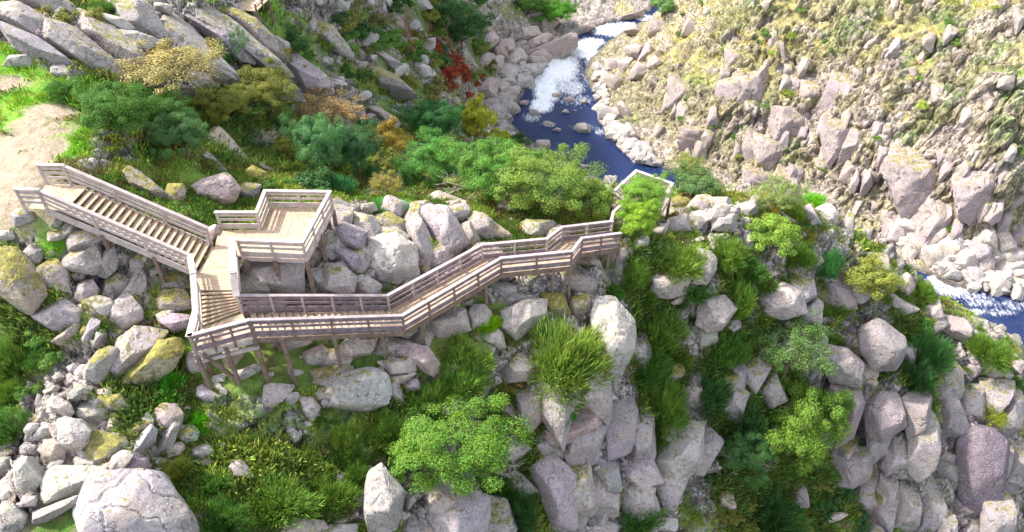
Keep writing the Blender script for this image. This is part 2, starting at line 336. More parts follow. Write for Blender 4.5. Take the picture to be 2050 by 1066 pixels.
def build_terrain():
    yy = np.concatenate([np.arange(5, 18, .13), np.arange(18, 44, .095), np.arange(44, 57, .2), np.arange(57, 96, .10), 96*np.exp(np.arange(0, .74, .0042))]); NR, NC = len(yy), 900; u = np.linspace(-1, 1, NC)
    Y = np.repeat(yy[:, None], NC, 1); X = u[None, :]*(12+.93*Y)
    Zs = base_z(X[::4, ::4], Y[::4, ::4])      # smooth part on a coarse lattice, then bilinear
    ri = np.arange(NR)/4.; ci = np.arange(NC)/4.
    r0 = np.minimum(ri.astype(int), Zs.shape[0]-2); c0 = np.minimum(ci.astype(int), Zs.shape[1]-2)
    fr = (ri-r0)[:, None]; fc = (ci-c0)[None, :]
    Z = Zs[r0][:, c0]*(1-fr)*(1-fc)+Zs[r0+1][:, c0]*fr*(1-fc)+Zs[r0][:, c0+1]*(1-fr)*fc+Zs[r0+1][:, c0+1]*fr*fc
    sd = poly_sd(X, Y, RIV); far = far_side(X, Y) > 0
    near_r = (Y > 40) & (X > -12)
    out = (-29.75+.22*sd)
    wv = sstep(0, 7, sd)
    Zb = out*(1-wv)+np.maximum(Z, -29.6)*wv
    Zi = WL-.25-np.minimum(1.6, -sd*.6)
    Z = np.where(near_r & (sd < 14), np.where(sd > 0, Zb, Zi), Z)
    # slope of the smooth ground
    gy = np.gradient(Z, axis=0)/np.gradient(Y, axis=0); gx = np.gradient(Z, axis=1)/np.gradient(X, axis=1)
    slope = np.sqrt(gx*gx+gy*gy)
    # ---- zones
    zone = {}; wob = fbm(X*.8, Y*.8, o=3, s=91)*.5
    for k, lst in ZONES.items():
        a = np.zeros(X.shape)
        for (px, py, rx, ry) in lst:
            P, t = hit_base(px, py); sx = rx*t/F; sy = ry*t/F*1.5
            a = np.maximum(a, sstep(1.25, .75, np.sqrt(((X-P[0])/sx)**2+((Y-P[1])/sy)**2)+wob))
        zone[k] = a
    X0, Y0 = X, Y; Y = Y+.95*Z   # run the patterns along the slope, not over its plan
    f1 = fbm(X*.35, Y*.35, o=5, s=3); f2 = fbm(X*1.3, Y*1.3, o=5, s=5); f3 = fbm(X*.12, Y*.12, o=4, s=9)
    rock = np.where(far, sstep(-.25, .2, f2*.8+f1*.5+(slope-.9)*.5+.04), sstep(.0, .4, f2*.6+f1*.6+(slope-.9)*.5))
    rock = np.maximum(rock, np.where(near_r, sstep(9, 4, sd+f1*4), 0))
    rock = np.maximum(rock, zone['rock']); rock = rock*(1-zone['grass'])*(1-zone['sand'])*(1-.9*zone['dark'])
    # ---- fractured rock relief
    ux = X*.8+Y*.6; uy = -X*.6+Y*.8
    wx = fbm(X*.25, Y*.25, o=3, s=41)*.6; wy = fbm(X*.25+9, Y*.25, o=3, s=43)*.6
    def blocks(sx, sy, s, amp, tilt, rot=0.):
        c, sn = math.cos(rot), math.sin(rot)
        a = ((X+wx)*c+(Y+wy)*sn)/sx; b2 = (-(X+wx)*sn+(Y+wy)*c)/sy
        g1, g2, ra, rb, rc, ox, oy = worley(a, b2, s)
        return amp*((ra-.5)+tilt*((rb-.5)*ox+(rc-.5)*oy)) - amp*.6*sstep(.12, 0., g2-g1)
    farf = far.astype(float)
    big = np.where(far, blocks(1.7, 4.4, 11, .85, 2.0, -.3), blocks(2.0, 2.6, 12, 1.0, 2., .3))
    mid = np.where(far, blocks(.6, 1.8, 13, .55, 2., -.25), blocks(.8, 1.0, 14, .4, 2., .3))
    sml = blocks(.35, .7, 15, .26, 1.6, -.1)
    far_m = np.where(Y > 40, 1., .75)
    disp = rock*(big+mid+sml)*far_m + f1*.45 + f2*.22
    # columns on the near right cliff
    colm = zone['column']
    g1, g2, ra, rb, rc, ox, oy = worley((X+wx*.3)/.9, (Y+wy*.3)/2.6, 77)
    disp = disp*(1-.6*colm)+colm*((ra-.5)*2.4-.8*sstep(.14, 0, g2-g1)+fbm(X*2.6, Y*.3, o=3, s=55)*.5)
    calm = np.maximum(zone['sand'], zone['grass']*.7); disp *= (1-.85*calm)
    disp = np.where(near_r & (sd < 3), disp*sstep(-1, 3, sd), disp)
    colY = Y; nl = np.sqrt(1+gx*gx+gy*gy); disp = disp*np.where(near_r & (sd < 5), .6, 1.)
    hz = np.where(near_r & (sd < 2), 0, 1.); PX, PY = X0-gx/nl*disp*hz*.8, Y0-gy/nl*disp*hz*.8
    Zt = Z+disp*(1/nl*.8+.2)
    X, Y = PX, PY
    Zt = np.where(near_r & (sd > .4) & (sd < 12), np.maximum(Zt, WL+.08), Zt)
    for a, b2, hw, cl in CLEAR:
        e = (b2-a)[:2]; L = e@e
        t = np.clip(((X-a[0])*e[0]+(Y-a[1])*e[1])/L, 0, 1)
        d = np.sqrt((X-a[0]-t*e[0])**2+(Y-a[1]-t*e[1])**2); lim = a[2]+(b2[2]-a[2])*t-cl+np.maximum(0, d-hw)*1.6
        if a is CLEAR[0][0]: lim = lim+np.where(t < .12, .45, 0)
        Zt = np.where(d < hw+3, np.minimum(Zt, lim), Zt)
    # ---- base colours: what covers the ground
    Y = colY
    def C(*c): return np.array(c)[None, None, :]
    def mx(a, b2, f): return a*(1-f[..., None])+b2*f[..., None]
    n5 = fbm(X*2.2, Y*2.2, o=4, s=21)*.5+.5; n6 = fbm(X*.5, Y*.5, o=4, s=23)*.5+.5
    rc_ = mx(C(.40, .35, .33)*np.ones(X.shape+(1,)), C(.62, .56, .49), sstep(.3, .7, n5))
    pur = np.maximum(zone['purple'], .5*sstep(.54, .7, fbm(X*.3, Y*.1, o=4, s=31)*.5+.5))
    rc_ = mx(rc_, C(.36, .27, .33), pur*.75)
    rc_ = mx(rc_, C(.60, .50, .39), farf*(.45+.5*sstep(.3, .7, n6)))
    gr = mx(C(.09, .17, .03)*np.ones(X.shape+(1,)), C(.22, .30, .055), sstep(.35, .65, n6))
    gr = mx(gr, C(.17, .12, .06), sstep(.5, .65, n5)*.7)
    he = mx(C(.34, .29, .12)*np.ones(X.shape+(1,)), C(.22, .27, .08), sstep(.45, .7, fbm(X*.3, Y*.3, o=4, s=61)*.5+.5))
    he = mx(he, C(.42, .36, .20), sstep(.5, .75, n5)*.7)
    gr = mx(gr, he, farf)
    gr = mx(gr, C(.15, .34, .03), zone['grass'])
    gr = mx(gr, C(.25, .36, .05), zone['grass']*sstep(.5, .7, n5)*.8)
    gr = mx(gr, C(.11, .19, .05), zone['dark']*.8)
    gr = mx(gr, C(.22, .06, .03), zone['red']*.8)
    gr = mx(gr, C(.25, .33, .075), zone['green']*(1-farf)*.75*sstep(.3, .5, n6)); veg_ = gr
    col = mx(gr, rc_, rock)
    col = mx(col, C(.58, .50, .12), zone['yellow']*sstep(.35, .6, n5)*.85)
    col = mx(col, C(.42, .33, .24), zone['sand']*(1-.6*sstep(.55, .7, n5)*sstep(.4, .6, n6)))
    col = mx(col, C(.16, .27, .05), zone['green']*.75*sstep(.35, .5, n5))
    col = mx(col, C(.36, .33, .14), farf*sstep(.45, .62, fbm(X*.5, Y*.5, o=5, s=67)*.5+.5+.12*sstep(70, 85, X0*0+Y0))*.6)
    wet = np.where(near_r, sstep(.9, .1, sd), 0); col = mx(col, C(.10, .09, .09), wet*.7)
    X, Y = PX, PY
    V = np.stack([X, Y, Zt], -1).reshape(-1, 3)
    i = np.arange((NR-1)*(NC-1)); r = i//(NC-1); c = i % (NC-1); a = r*NC+c
    Fc = np.stack([a, a+1, a+NC+1, a+NC], 1)
    rgba = np.concatenate([np.clip(col, 0, 1), np.ones(X.shape+(1,))], -1).reshape(-1, 4)
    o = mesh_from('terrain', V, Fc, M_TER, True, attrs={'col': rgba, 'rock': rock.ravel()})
    tag(o, kind='structure')
    return o, dict(X=X, Y=Y, Z=Zt, rock=rock, zone=zone, sd=sd, far=far, near_r=near_r, slope=slope, col=col, veg=veg_, n5=n5, n6=n6)
ZONES = {
 'sand': [(30,380,80,60),(100,300,30,40),(85,320,30,45),(20,330,60,30),(90,260,65,28),(110,225,50,22),(50,290,60,20),(20,175,45,14)],
 'grass': [(110,180,60,22),(30,255,34,16),(125,265,26,30),(150,300,30,40),(20,230,40,14),(165,200,30,40),(20,120,60,20),(40,215,80,28),(30,150,60,18),(150,265,35,18),(150,310,35,14),(20,290,30,14),(130,190,50,18),(60,440,60,22),(110,460,35,30),(540,30,65,24),
   (390,660,25,20),(400,720,30,30),(60,150,45,14),(330,330,50,16),(380,345,30,14)],
 'green': [(480,920,110,50),(700,900,60,50),(430,650,60,30),(1080,1000,40,40),(480,800,120,60),(560,860,100,60),(440,880,60,60),(700,700,70,16),(620,730,60,20),(780,730,50,25),(420,770,50,40),(600,180,60,40),(720,40,60,40),(350,340,60,30),(650,820,60,40),(700,150,60,30),(190,500,40,30),(100,600,40,20),
   (1530,205,22,8),(1480,262,25,9),(1500,285,30,8),(1570,300,30,14),(1900,30,30,50),(1850,120,50,20),(1960,130,50,16),(1500,20,80,22),(1700,60,50,30),(1860,250,60,10),(1360,200,30,25),(1260,230,20,20),(2030,230,30,50)],
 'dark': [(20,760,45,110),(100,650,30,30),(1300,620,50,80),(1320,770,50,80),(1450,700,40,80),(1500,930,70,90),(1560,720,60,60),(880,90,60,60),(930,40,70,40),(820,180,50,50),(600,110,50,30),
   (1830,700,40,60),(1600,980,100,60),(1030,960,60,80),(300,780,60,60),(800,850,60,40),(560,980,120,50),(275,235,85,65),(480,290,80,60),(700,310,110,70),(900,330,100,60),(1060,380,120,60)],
 'red': [(920,165,50,25),(900,120,30,30),(950,200,40,20),(800,40,25,30)],
 'rock': [(1490,720,40,60),(1400,560,50,30),(1560,600,60,50),(1680,560,60,40),(1250,880,60,50),(1400,930,50,40),(1640,700,50,50),(1010,900,40,60),(840,1010,60,40),(1100,780,60,40),(1190,980,80,60),(650,600,170,40),(800,470,160,60),(150,520,130,90),(150,850,120,120),(1130,600,70,50),(1200,680,60,70),(1150,850,100,90),(1350,880,70,60),(1700,650,90,100),(1750,850,150,90),(1950,900,120,160),(1400,440,130,30),
   (60,60,100,60),(200,80,130,55),(380,60,120,40),(600,170,90,35),(1090,110,60,50),(1040,150,40,50),(1010,210,25,50),(1200,10,90,20),(1850,470,90,40),(1980,540,70,30),(720,200,60,14),(1000,560,60,30)],
 'purple': [(1460,210,22,60),(1590,190,18,40),(1440,280,70,40),(1690,290,35,50),(1640,230,50,50),(1500,130,20,30),(1960,880,50,80),(1700,770,40,90),(1200,130,30,50),(1250,160,30,50),(1870,340,60,30),(1950,410,40,30),(150,110,80,30)],
 'yellow': [(1555,103,30,8),(1645,268,14,18),(1430,225,16,10),(1530,320,16,5),(1650,103,12,6),(1250,30,20,30),(1740,120,20,12),(1390,45,40,14),(1700,480,14,50),(2040,850,14,20),(1870,830,10,10)],
 'column': [(1700,700,60,80),(1850,820,80,50),(1960,900,150,110),(1820,1000,140,70),(1740,850,90,70),(1950,1060,150,60)],
}
TER, G = build_terrain()
bpy.context.view_layer.update()

def cast(px, py):                     # where a photo direction meets the ground
    d = ray(px, py); n = d/np.linalg.norm(d)
    ok, loc, nr, i = TER.ray_cast(Vector(CAM), Vector(n))
    return (np.array(loc), np.array(nr)) if ok else (None, None)
def ground(x, y):
    ok, loc, nr, i = TER.ray_cast(Vector((x, y, 80)), Vector((0, 0, -1)))
    return (loc[2] if ok else -30.)
def depth(P): return float((P-CAM)@FWD)
def toward(px, py, t): return CAM+ray(px, py)*t

# ------------------------------------------------------------------ river surface
def build_water():
    xs = np.arange(0, 95, .26); ys = np.arange(44, 150, .26); X, Y = np.meshgrid(xs, ys)
    sd = poly_sd(X, Y, RIV)
    foam = np.zeros(X.shape)
    for px, py, rx, ry, st in [(1115,130,50,62,.98),(1090,160,40,40,.9),(1130,100,26,30,.9),(1085,210,26,22,.95),(1095,185,30,30,1.),(1075,215,18,16,.9),(1165,100,34,26,.95),(1185,85,30,16,.9),(1230,60,55,20,.88),(1290,35,30,10,.8),(1240,55,50,18,.75),(1065,235,24,14,.6),(1150,200,45,16,.55),(1185,155,26,30,.6),(1130,290,30,8,.35),(1140,175,35,26,.75),(1200,265,12,12,.6),(1170,255,45,10,.45),(1095,250,22,12,.4),(1150,215,50,12,.35),
        (1085,288,14,6,.6),(1900,575,60,22,.72),(1960,600,45,22,.55),(2000,625,45,10,.55),(1880,562,30,10,.85),(2030,610,40,14,.5),(1940,625,40,8,.7),(1190,120,25,40,.7),(1300,300,18,8,.1)]:
        P = at(px, py, WL); t = depth(P); sx = rx*t/F; sy = ry*t/F*1.6
        foam = np.maximum(foam, st*sstep(1.5, .4, np.sqrt(((X-P[0])/sx)**2+((Y-P[1])/sy)**2)))
    foam = np.maximum(foam, .42*sstep(-.9, -.1, sd)*(.5+.5*fbm(X*.5, Y*.5, o=2, s=4)))
    Z = WL+fbm(X*.5, Y*.5, o=4, s=71)*.07+foam*fbm(X*1.1, Y*.7, o=4, s=72)*.55
    keep = (sd < 3)
    NR, NC = X.shape; V = np.stack([X, Y, Z], -1).reshape(-1, 3)
    i = np.arange((NR-1)*(NC-1)); r = i//(NC-1); c = i % (NC-1); a = r*NC+c
    k = keep.ravel(); m = k[a] & k[a+1] & k[a+NC] & k[a+NC+1]; a = a[m]
    Fc = np.stack([a, a+1, a+NC+1, a+NC], 1); used = np.unique(Fc); mp = np.full(len(V), 0); mp[used] = np.arange(len(used))
    tag(mesh_from('river_water', V[used], mp[Fc], M_WATER, True, attrs={'foam': foam.ravel()[used]}), kind='structure')
build_water()

# ------------------------------------------------------------------ timber building blocks
class MB:
    def __init__(s): s.v = []; s.f = []
    def hexa(s, p):                   # 8 corners: bottom 4 then top 4
        n = len(s.v); s.v += [tuple(map(float, q)) for q in p]
        s.f += [(n, n+3, n+2, n+1), (n+4, n+5, n+6, n+7), (n, n+1, n+5, n+4), (n+1, n+2, n+6, n+5), (n+2, n+3, n+7, n+6), (n+3, n, n+4, n+7)]
    def beam(s, a, b, w, h, up=(0, 0, 1.)):     # board from a to b: w across, h along up
        a, b = np.array(a, float), np.array(b, float); d = b-a; d = d/np.linalg.norm(d); up = np.array(up, float)
        sdv = np.cross(d, up); sdv /= np.linalg.norm(sdv); u2 = np.cross(sdv, d)
        x, y = sdv*w/2, u2*h/2
        s.hexa([a-x-y, a+x-y, b+x-y, b-x-y, a-x+y, a+x+y, b+x+y, b-x+y])
    def poly(s, pts, z0, z1):         # prism over an outline
        n = len(s.v); k = len(pts)
        s.v += [(p[0], p[1], (p[2] if len(p) > 2 else 0)+z0) for p in pts]+[(p[0], p[1], (p[2] if len(p) > 2 else 0)+z1) for p in pts]
        s.f += [tuple(n+i for i in reversed(range(k))), tuple(n+k+i for i in range(k))]
        s.f += [(n+i, n+(i+1) % k, n+k+(i+1) % k, n+k+i) for i in range(k)]
    def build(s, name, mat, parent=None, origin=None):
        me = bpy.data.meshes.new(name); o0 = np.array(origin if origin is not None else (0, 0, 0.))
        me.from_pydata([tuple(np.array(v)-o0) for v in s.v], [], s.f); me.update(); me.materials.append(mat)
        return link_obj(name, me, parent)

def unit3(v): return v/np.linalg.norm(v)
class Struct:
    """one timber structure: an Empty with its parts"""
    def __init__(s, name, loc, label, cat):
        s.o = np.array(loc, float); s.e = empty(name, s.o); tag(s.e, label, cat)
    def part(s, mb, name, mat, parent=None): return mb.build(name, mat, parent or s.e, s.o)
    def rail(s, pts, cap_w=.17, posts=True, boards=((.86, .13), (.62, .13), (.36, .13)), spacing=1.35, white=True, down=.0, low=False, board_mat=None, cap_mat=None):
        """a railing along deck level points: posts, boards and a wide cap"""
        cap = MB(); bd = MB(); Z = np.array([0, 0, 1.]); RH = .5 if low else 1.05
        if low: boards = ((.25, .13),)
        for i, (a, b) in enumerate(zip(pts[:-1], pts[1:])):
            d = (b-a)/np.linalg.norm(b-a); e = d*.05*(i % 2)
            cap.beam(a+Z*RH-d*.07, b+Z*(RH+.004*(i % 2))+d*.07, cap_w, .05)
            sdv = np.cross(d, Z); sdv /= np.linalg.norm(sdv)
            for h, bh in boards: bd.beam(a+Z*h+sdv*.0, b+Z*h, .035+.004*(i % 2), bh)
        r = s.part(bd, 'railing', board_mat or M_WOOD); s.part(cap, 'handrail', cap_mat or M_WOOD, r)
        if posts:
            for i, (a, b) in enumerate(zip(pts[:-1], pts[1:])):
                L = np.linalg.norm(b-a); k = max(1, round(L/spacing))
                for j in range(k+(1 if i == len(pts)-2 else 0)):
                    q = a+(b-a)*j/k; p = MB(); p.beam(q-Z*(.28+down), q+Z*(RH-.03), .1, .1, (b-a)/L)
                    s.part(p, 'post', M_WOOD if white else M_POST, r)
        return r
    def fascia(s, pts, h=.26, off=-.2, mat=None):
        mb = MB(); Z = np.array([0, 0, 1.])
        for a, b in zip(pts[:-1], pts[1:]): mb.beam(a+Z*off, b+Z*off, .06, h)
        return s.part(mb, 'side_beam', mat or M_POST)
    def leg(s, q, top=-.1, wdt=.15, foot=None):
        q = np.array(q, float); ft = np.array(foot if foot is not None else q, float); g = ground(ft[0], ft[1])
        if g > q[2]-.25: return
        p = MB(); p.beam((ft[0], ft[1], g-.3), q+np.array([0, 0, top]), wdt, wdt, (1, 0, 0)); s.part(p, 'support_leg', M_POST)
    def stairs(s, la, ra, lb, rb, n, depth_=.29, mat=None):
        """treads between edges la-lb and ra-rb, on two stringers"""
        rl = unit3(np.array(ra)-la)*.07; la, lb, ra, rb = la+rl, lb+rl, ra-rl, rb-rl
        for k in range(n):
            f = (k+.5)/n; a = la+(lb-la)*f; b = ra+(rb-ra)*f; run = ((lb-la)+(rb-ra))/2; run[2] = 0; run /= np.linalg.norm(run)
            p = MB(); p.hexa([a-run*depth_/2-[0,0,.05], b-run*depth_/2-[0,0,.05], b+run*depth_/2-[0,0,.05], a+run*depth_/2-[0,0,.05],
                              a-run*depth_/2, b-run*depth_/2, b+run*depth_/2, a+run*depth_/2]); s.part(p, 'step', mat or M_DECK)
    def deck(s, outline, th=.05, board=.14, direction=None):
        """boards laid side by side and clipped to a convex outline"""
        P = [np.array(p, float) for p in outline]; c = sum(P)/len(P)
        d = np.array(direction if direction is not None else P[1]-P[0], float)[:2]; d /= np.linalg.norm(d); nrm = np.array([-d[1], d[0]])
        A = np.array([[p[0], p[1], 1] for p in P]); pl = np.linalg.lstsq(A, np.array([p[2] for p in P]), rcond=None)[0]
        lo = min(p[:2]@nrm for p in P); hi = max(p[:2]@nrm for p in P); mb = MB(); x = lo+.01; k = 0
        while x < hi-.02:
            seg = []
            for xx in (x+.006, min(x+board-.006, hi-.003)):
                ts = []
                for a, b in zip(P, P[1:]+P[:1]):
                    fa, fb = a[:2]@nrm-xx, b[:2]@nrm-xx
                    if fa*fb < 0: q = a[:2]+(b[:2]-a[:2])*fa/(fa-fb); ts.append(q@d)
                seg.append((min(ts), max(ts)) if len(ts) >= 2 else None)
            if seg[0] and seg[1]:
                x2 = min(x+board-.006, hi-.003); cs = []
                for xx, t in ((x+.006, seg[0][0]), (x+.006, seg[0][1]), (x2, seg[1][1]), (x2, seg[1][0])):
                    q = nrm*xx+d*t; cs.append(np.array([q[0], q[1], pl[0]*q[0]+pl[1]*q[1]+pl[2]]))
                j = np.array([0, 0, random.uniform(-.006, .006)])
                mb.hexa([p-[0, 0, th]+j for p in cs]+[p+j for p in cs])
            x += board; k += 1
        return s.part(mb, 'deck', M_DECK)

Z3 = np.array([0, 0, 1.])
# -- upper flight from the sandy path
st = Struct('wooden_staircase', (n1_+m1_)/2, 'long upper flight of pale timber steps from the sandy path down to the landing', 'staircase')
st.deck([n0_+(m0_-m1_)*0+[.1,0,0], m0_, m1_, n1_], direction=m1_-n1_)
dn = (n2_-n1_)/np.linalg.norm(n2_-n1_)
st.deck([n1_, m1_, m1_+dn*.9*[1,1,0], n1_+dn*.9*[1,1,0]], direction=m1_-n1_)
a0, b0 = n1_+dn*.9*[1,1,0], m1_+dn*.9*[1,1,0]
st.stairs(a0+[0,0,-.08], b0+[0,0,-.08], n2_+[0,0,.1], m2_+[0,0,.1], 19, .27)
st.rail([n0_, n1_, n2_+[0,.02,0]], spacing=1.9); st.rail([m0_, m1_, m2_], spacing=1.9)
st.fascia([n1_, n2_], .34, -.1, M_WOOD); st.fascia([m1_, m2_], .34, -.1, M_WOOD)
for f in (.35, .7, .97): st.leg(n1_+(n2_-n1_)*f); st.leg(m1_+(m2_-m1_)*f)
# -- landing and viewing platform
vp = Struct('viewing_platform', (p5_+p2_)/2, 'square timber viewing platform on legs with white railings above a big boulder', 'platform')
q5 = p5_.copy(); lr = m3_+[.35, 0, 0]
vp.deck([p5_, p4_, p3_, p2_], direction=(0, 1))
vp.deck([p0_+[-.1,-.1,-.004], p1_+[0,0,-.004], p5_+[0,0,-.004], m3_+[.3,0,-.004], m2_+[0.3,-1.,-.004]], direction=(0, 1))
vp.rail([p0_, p1_, p2_, p3_, p4_, p5_], spacing=1.5, boards=((.86, .13), (.6, .13), (.2, .30)))
vp.fascia([p5_, p4_, p3_, p2_, p1_], .18, -.12, M_WOOD)
for q in (p4_, p3_, p5_+[.15,0,0], (p4_+p3_)/2, (p4_+p5_)/2, p2_): vp.leg(q, wdt=.17)
# -- landing with the short flight
ss = Struct('wooden_staircase', (n3_+m4_)/2, 'short wide flight of steps below the landing, running down toward the camera', 'staircase')
ss.deck([n2_+[0,0,-.008], n3_+[0,0,-.008], m4_+[0,0,-.008], m3_+[0,0,-.008], m2_+[.3,-.3,-.008]], direction=(1, .1))
ss.deck([m2_+[0,-.2,-.014], m2_+[.9,-.2,-.014], m3_+[0,0,-.014], n2_+[0.2,.1,-.014]], direction=(1, .1))
ss.stairs(n3_+[0,0,-.06], m4_+[0,0,-.06], n4_+[0,0,.08], m5_+[0,-.0,.08], 8, .135)
ss.deck([n4_, n5_, n6_, m5_+(n6_-m5_)*.02, m5_], direction=(1, .15))
ss.rail([n2_, n3_, n4_, n5_], cap_w=.26, spacing=1.2)
ss.rail([m3_, m4_, m5_], cap_w=.3, spacing=1.6)
ss.rail([n5_+[.01,0,0], n6_], spacing=.9, white=False, boards=((.86, .13), (.6, .13), (.2, .30)), board_mat=M_WOOD2)
ss.fascia([n2_, n3_, n4_, n5_, n6_], .3, -.2, M_WOOD); ss.fascia([m3_, m4_, m5_], .3, -.2, M_WOOD)
for q in (n2_, n3_, n4_, n5_, (n5_+n6_)/2, n6_, (n5_+n4_)/2, m4_): ss.leg(q, wdt=.16)
ss.leg(n5_+[.25,.1,0], foot=cast(486,766)[0], wdt=.15); ss.leg(n6_+[-.1,0,0], foot=cast(532,742)[0], wdt=.14)
mbx = MB(); mbx.beam(n5_+[-.15,0,-.62], n6_+[.1,0,-.62], .12, .16); ss.part(mbx, 'cross_beam', M_WOOD)
# -- long boardwalk
bw = Struct('boardwalk', (n6_+m5_)/2, 'long timber boardwalk with shade-tinted purple-grey railings zigzagging right from the short steps to the round tree', 'boardwalk')
e0 = n6_+(n7_-n6_)*.02; e1 = m5_+(m6_-m5_)*.04
bw.stairs(e0+[0,0,-.04], e1+[0,0,-.04], n7_+[0,0,.06], m6_+[0,0,.06], 21, .25)
bw.deck([n7_, m6_, m7_, n8_], direction=m6_-n7_); bw.deck([n8_, m7_, m8_, n9_], direction=m7_-n8_)
bw.deck([n9_, m8_, m9_, n10_], direction=m8_-n9_); bw.deck([n10_, m9_, m10_, n11_], direction=m9_-n10_)
bw.rail([n6_+[.01,0,0], n7_, n8_, n9_, n10_, n11_], spacing=1.7, white=False, boards=((.86, .13), (.6, .13), (.2, .30)), board_mat=M_WOOD2, cap_mat=M_WOOD3); bw.rail([m5_+[.01,0,0], m6_, m7_, m8_, m9_, m10_], spacing=1.5, boards=((.86, .13), (.6, .13), (.2, .30)), board_mat=M_WOOD2, cap_mat=M_WOOD3)
bw.fascia([n6_, n7_, n8_, n9_, n10_, n11_]); bw.fascia([m5_, m6_, m7_, m8_, m9_, m10_])
for a, b, k in ((n6_, n7_, 3), (n7_, n8_, 3), (n8_, n9_, 2), (n9_, n10_, 1), (n10_, n11_, 2)):
    for j in range(k): bw.leg(a+(b-a)*(j+.5*(k > 1))/k)
for a, b, k in ((m5_, m6_, 3), (m7_, m8_, 2), (m9_, m10_, 1)):
    for j in range(k): bw.leg(a+(b-a)*(j+.5)/k)
bw.leg(n11_)
# -- lookout beyond the round trees
LZ = -6.5
def lk(px, py): return dk(px, py, LZ)
l0, l1, l2, l3, l4 = lk(1226,386), lk(1274,342), lk(1346,368), lk(1325,402), lk(1262,410)
lo = Struct('lookout_platform', (l0+l2)/2, 'far timber lookout with white railings above the blue river, behind the two round trees', 'platform')
lo.deck([l0, l1, l2, l3, l4], direction=l1-l2); lo.rail([l0, l1, l2, l3], spacing=1.4, cap_w=.2); lo.fascia([l0, l1, l2, l3, l4], mat=M_WOOD)
for q in (l0, l1, l2, l3, l4): lo.leg(q)
k0, k1, k2, k3 = dk(1226,386,LZ+.0), dk(1252,402,LZ+.3), dk(1228,425,LZ+.7), dk(1224,441,-5.2)
cs_ = Struct('wooden_staircase', k2, 'small zigzag of timber steps half hidden between boardwalk end and the far lookout', 'staircase')
cs_.rail([k0+[.02,.03,0], k1, k2, k3], spacing=1.); cs_.stairs(k1, k1+[.9,.6,0], k2, k2+[.9,.6,0], 6, .24)
# -- bits of walkway seen among rock and trees
def little_walk(P0, P1, wdt, label, steps=0):
    a, _ = cast(*P0); b, _ = cast(*P1); zz = min(a[2], b[2])+.3; a = np.array([a[0], a[1], zz]); b = np.array([b[0], b[1], zz-.1]); d = b-a; d[2] = 0; d /= np.linalg.norm(d); sdv = np.array([-d[1], d[0], 0])*wdt/2
    s = Struct('boardwalk', (a+b)/2, label, 'boardwalk'); s.deck([a-sdv, a+sdv, b+sdv, b-sdv], direction=sdv); s.rail([a-sdv, b-sdv], spacing=1.2, white=False, low=True)
    for q in (a-sdv, a+sdv, b-sdv, b+sdv): s.leg(q)
little_walk((885,412), (935,420), 1.3, 'short brown stretch of walkway showing behind the grey slabs, under the trees')
little_walk((478,14), (506,2), 2.4, 'small dark timber footbridge at the top edge beside the bright green patch')
# ------------------------------------------------------------------ boulders
def ico(n):
    import bmesh
    bm = bmesh.new(); bmesh.ops.create_icosphere(bm, subdivisions=n, radius=1)
    v = np.array([x.co[:] for x in bm.verts]); f = np.array([[q.index for q in x.verts] for x in bm.faces]); bm.free()
    return v/np.linalg.norm(v, axis=1)[:, None], f
ICO = {k: ico(k) for k in (3, 4, 5, 6)}
def unit(v): return v/np.linalg.norm(v)
def hull(P):
    P = sorted(map(tuple, P)); 
    def half(Q):
        h = []
        for p in Q:
            while len(h) > 1 and (h[-1][0]-h[-2][0])*(p[1]-h[-2][1])-(h[-1][1]-h[-2][1])*(p[0]-h[-2][0]) <= 0: h.pop()
            h.append(p)
        return h
    a, b = half(P), half(P[::-1]); return np.array(a[:-1]+b[:-1])
def solid(planes, hs, ext, sub, p, seed, rough=.05, cracks=0):
    v, f = ICO[sub]; d = v@ext; ln = np.linalg.norm(d, axis=1); d = d/ln[:, None]
    Nn = np.array(planes); H = np.array(hs)
    q = np.maximum(d@Nn.T, 0)/H[None, :]
    r = (q**p).sum(1)**(-1./p)
    P = d*r[:, None]; size = np.median(r); k = 1.1/size
    o = seed*3.7
    n1 = fbm(P[:, 0]*k+o, P[:, 1]*k, P[:, 2]*k, o=3, s=seed % 97); n2 = fbm(P[:, 0]*k*4+o, P[:, 1]*k*4, P[:, 2]*k*4, o=3, s=seed % 89)
    ridg = np.abs(fbm(P[:, 0]*k*1.6-o, P[:, 1]*k*1.6, P[:, 2]*k*1.6, o=2, s=seed % 83))
    s = 1+rough*n1*1.3+rough*.55*n2-rough*1.3*sstep(.06, 0, ridg)
    return P*s[:, None], f
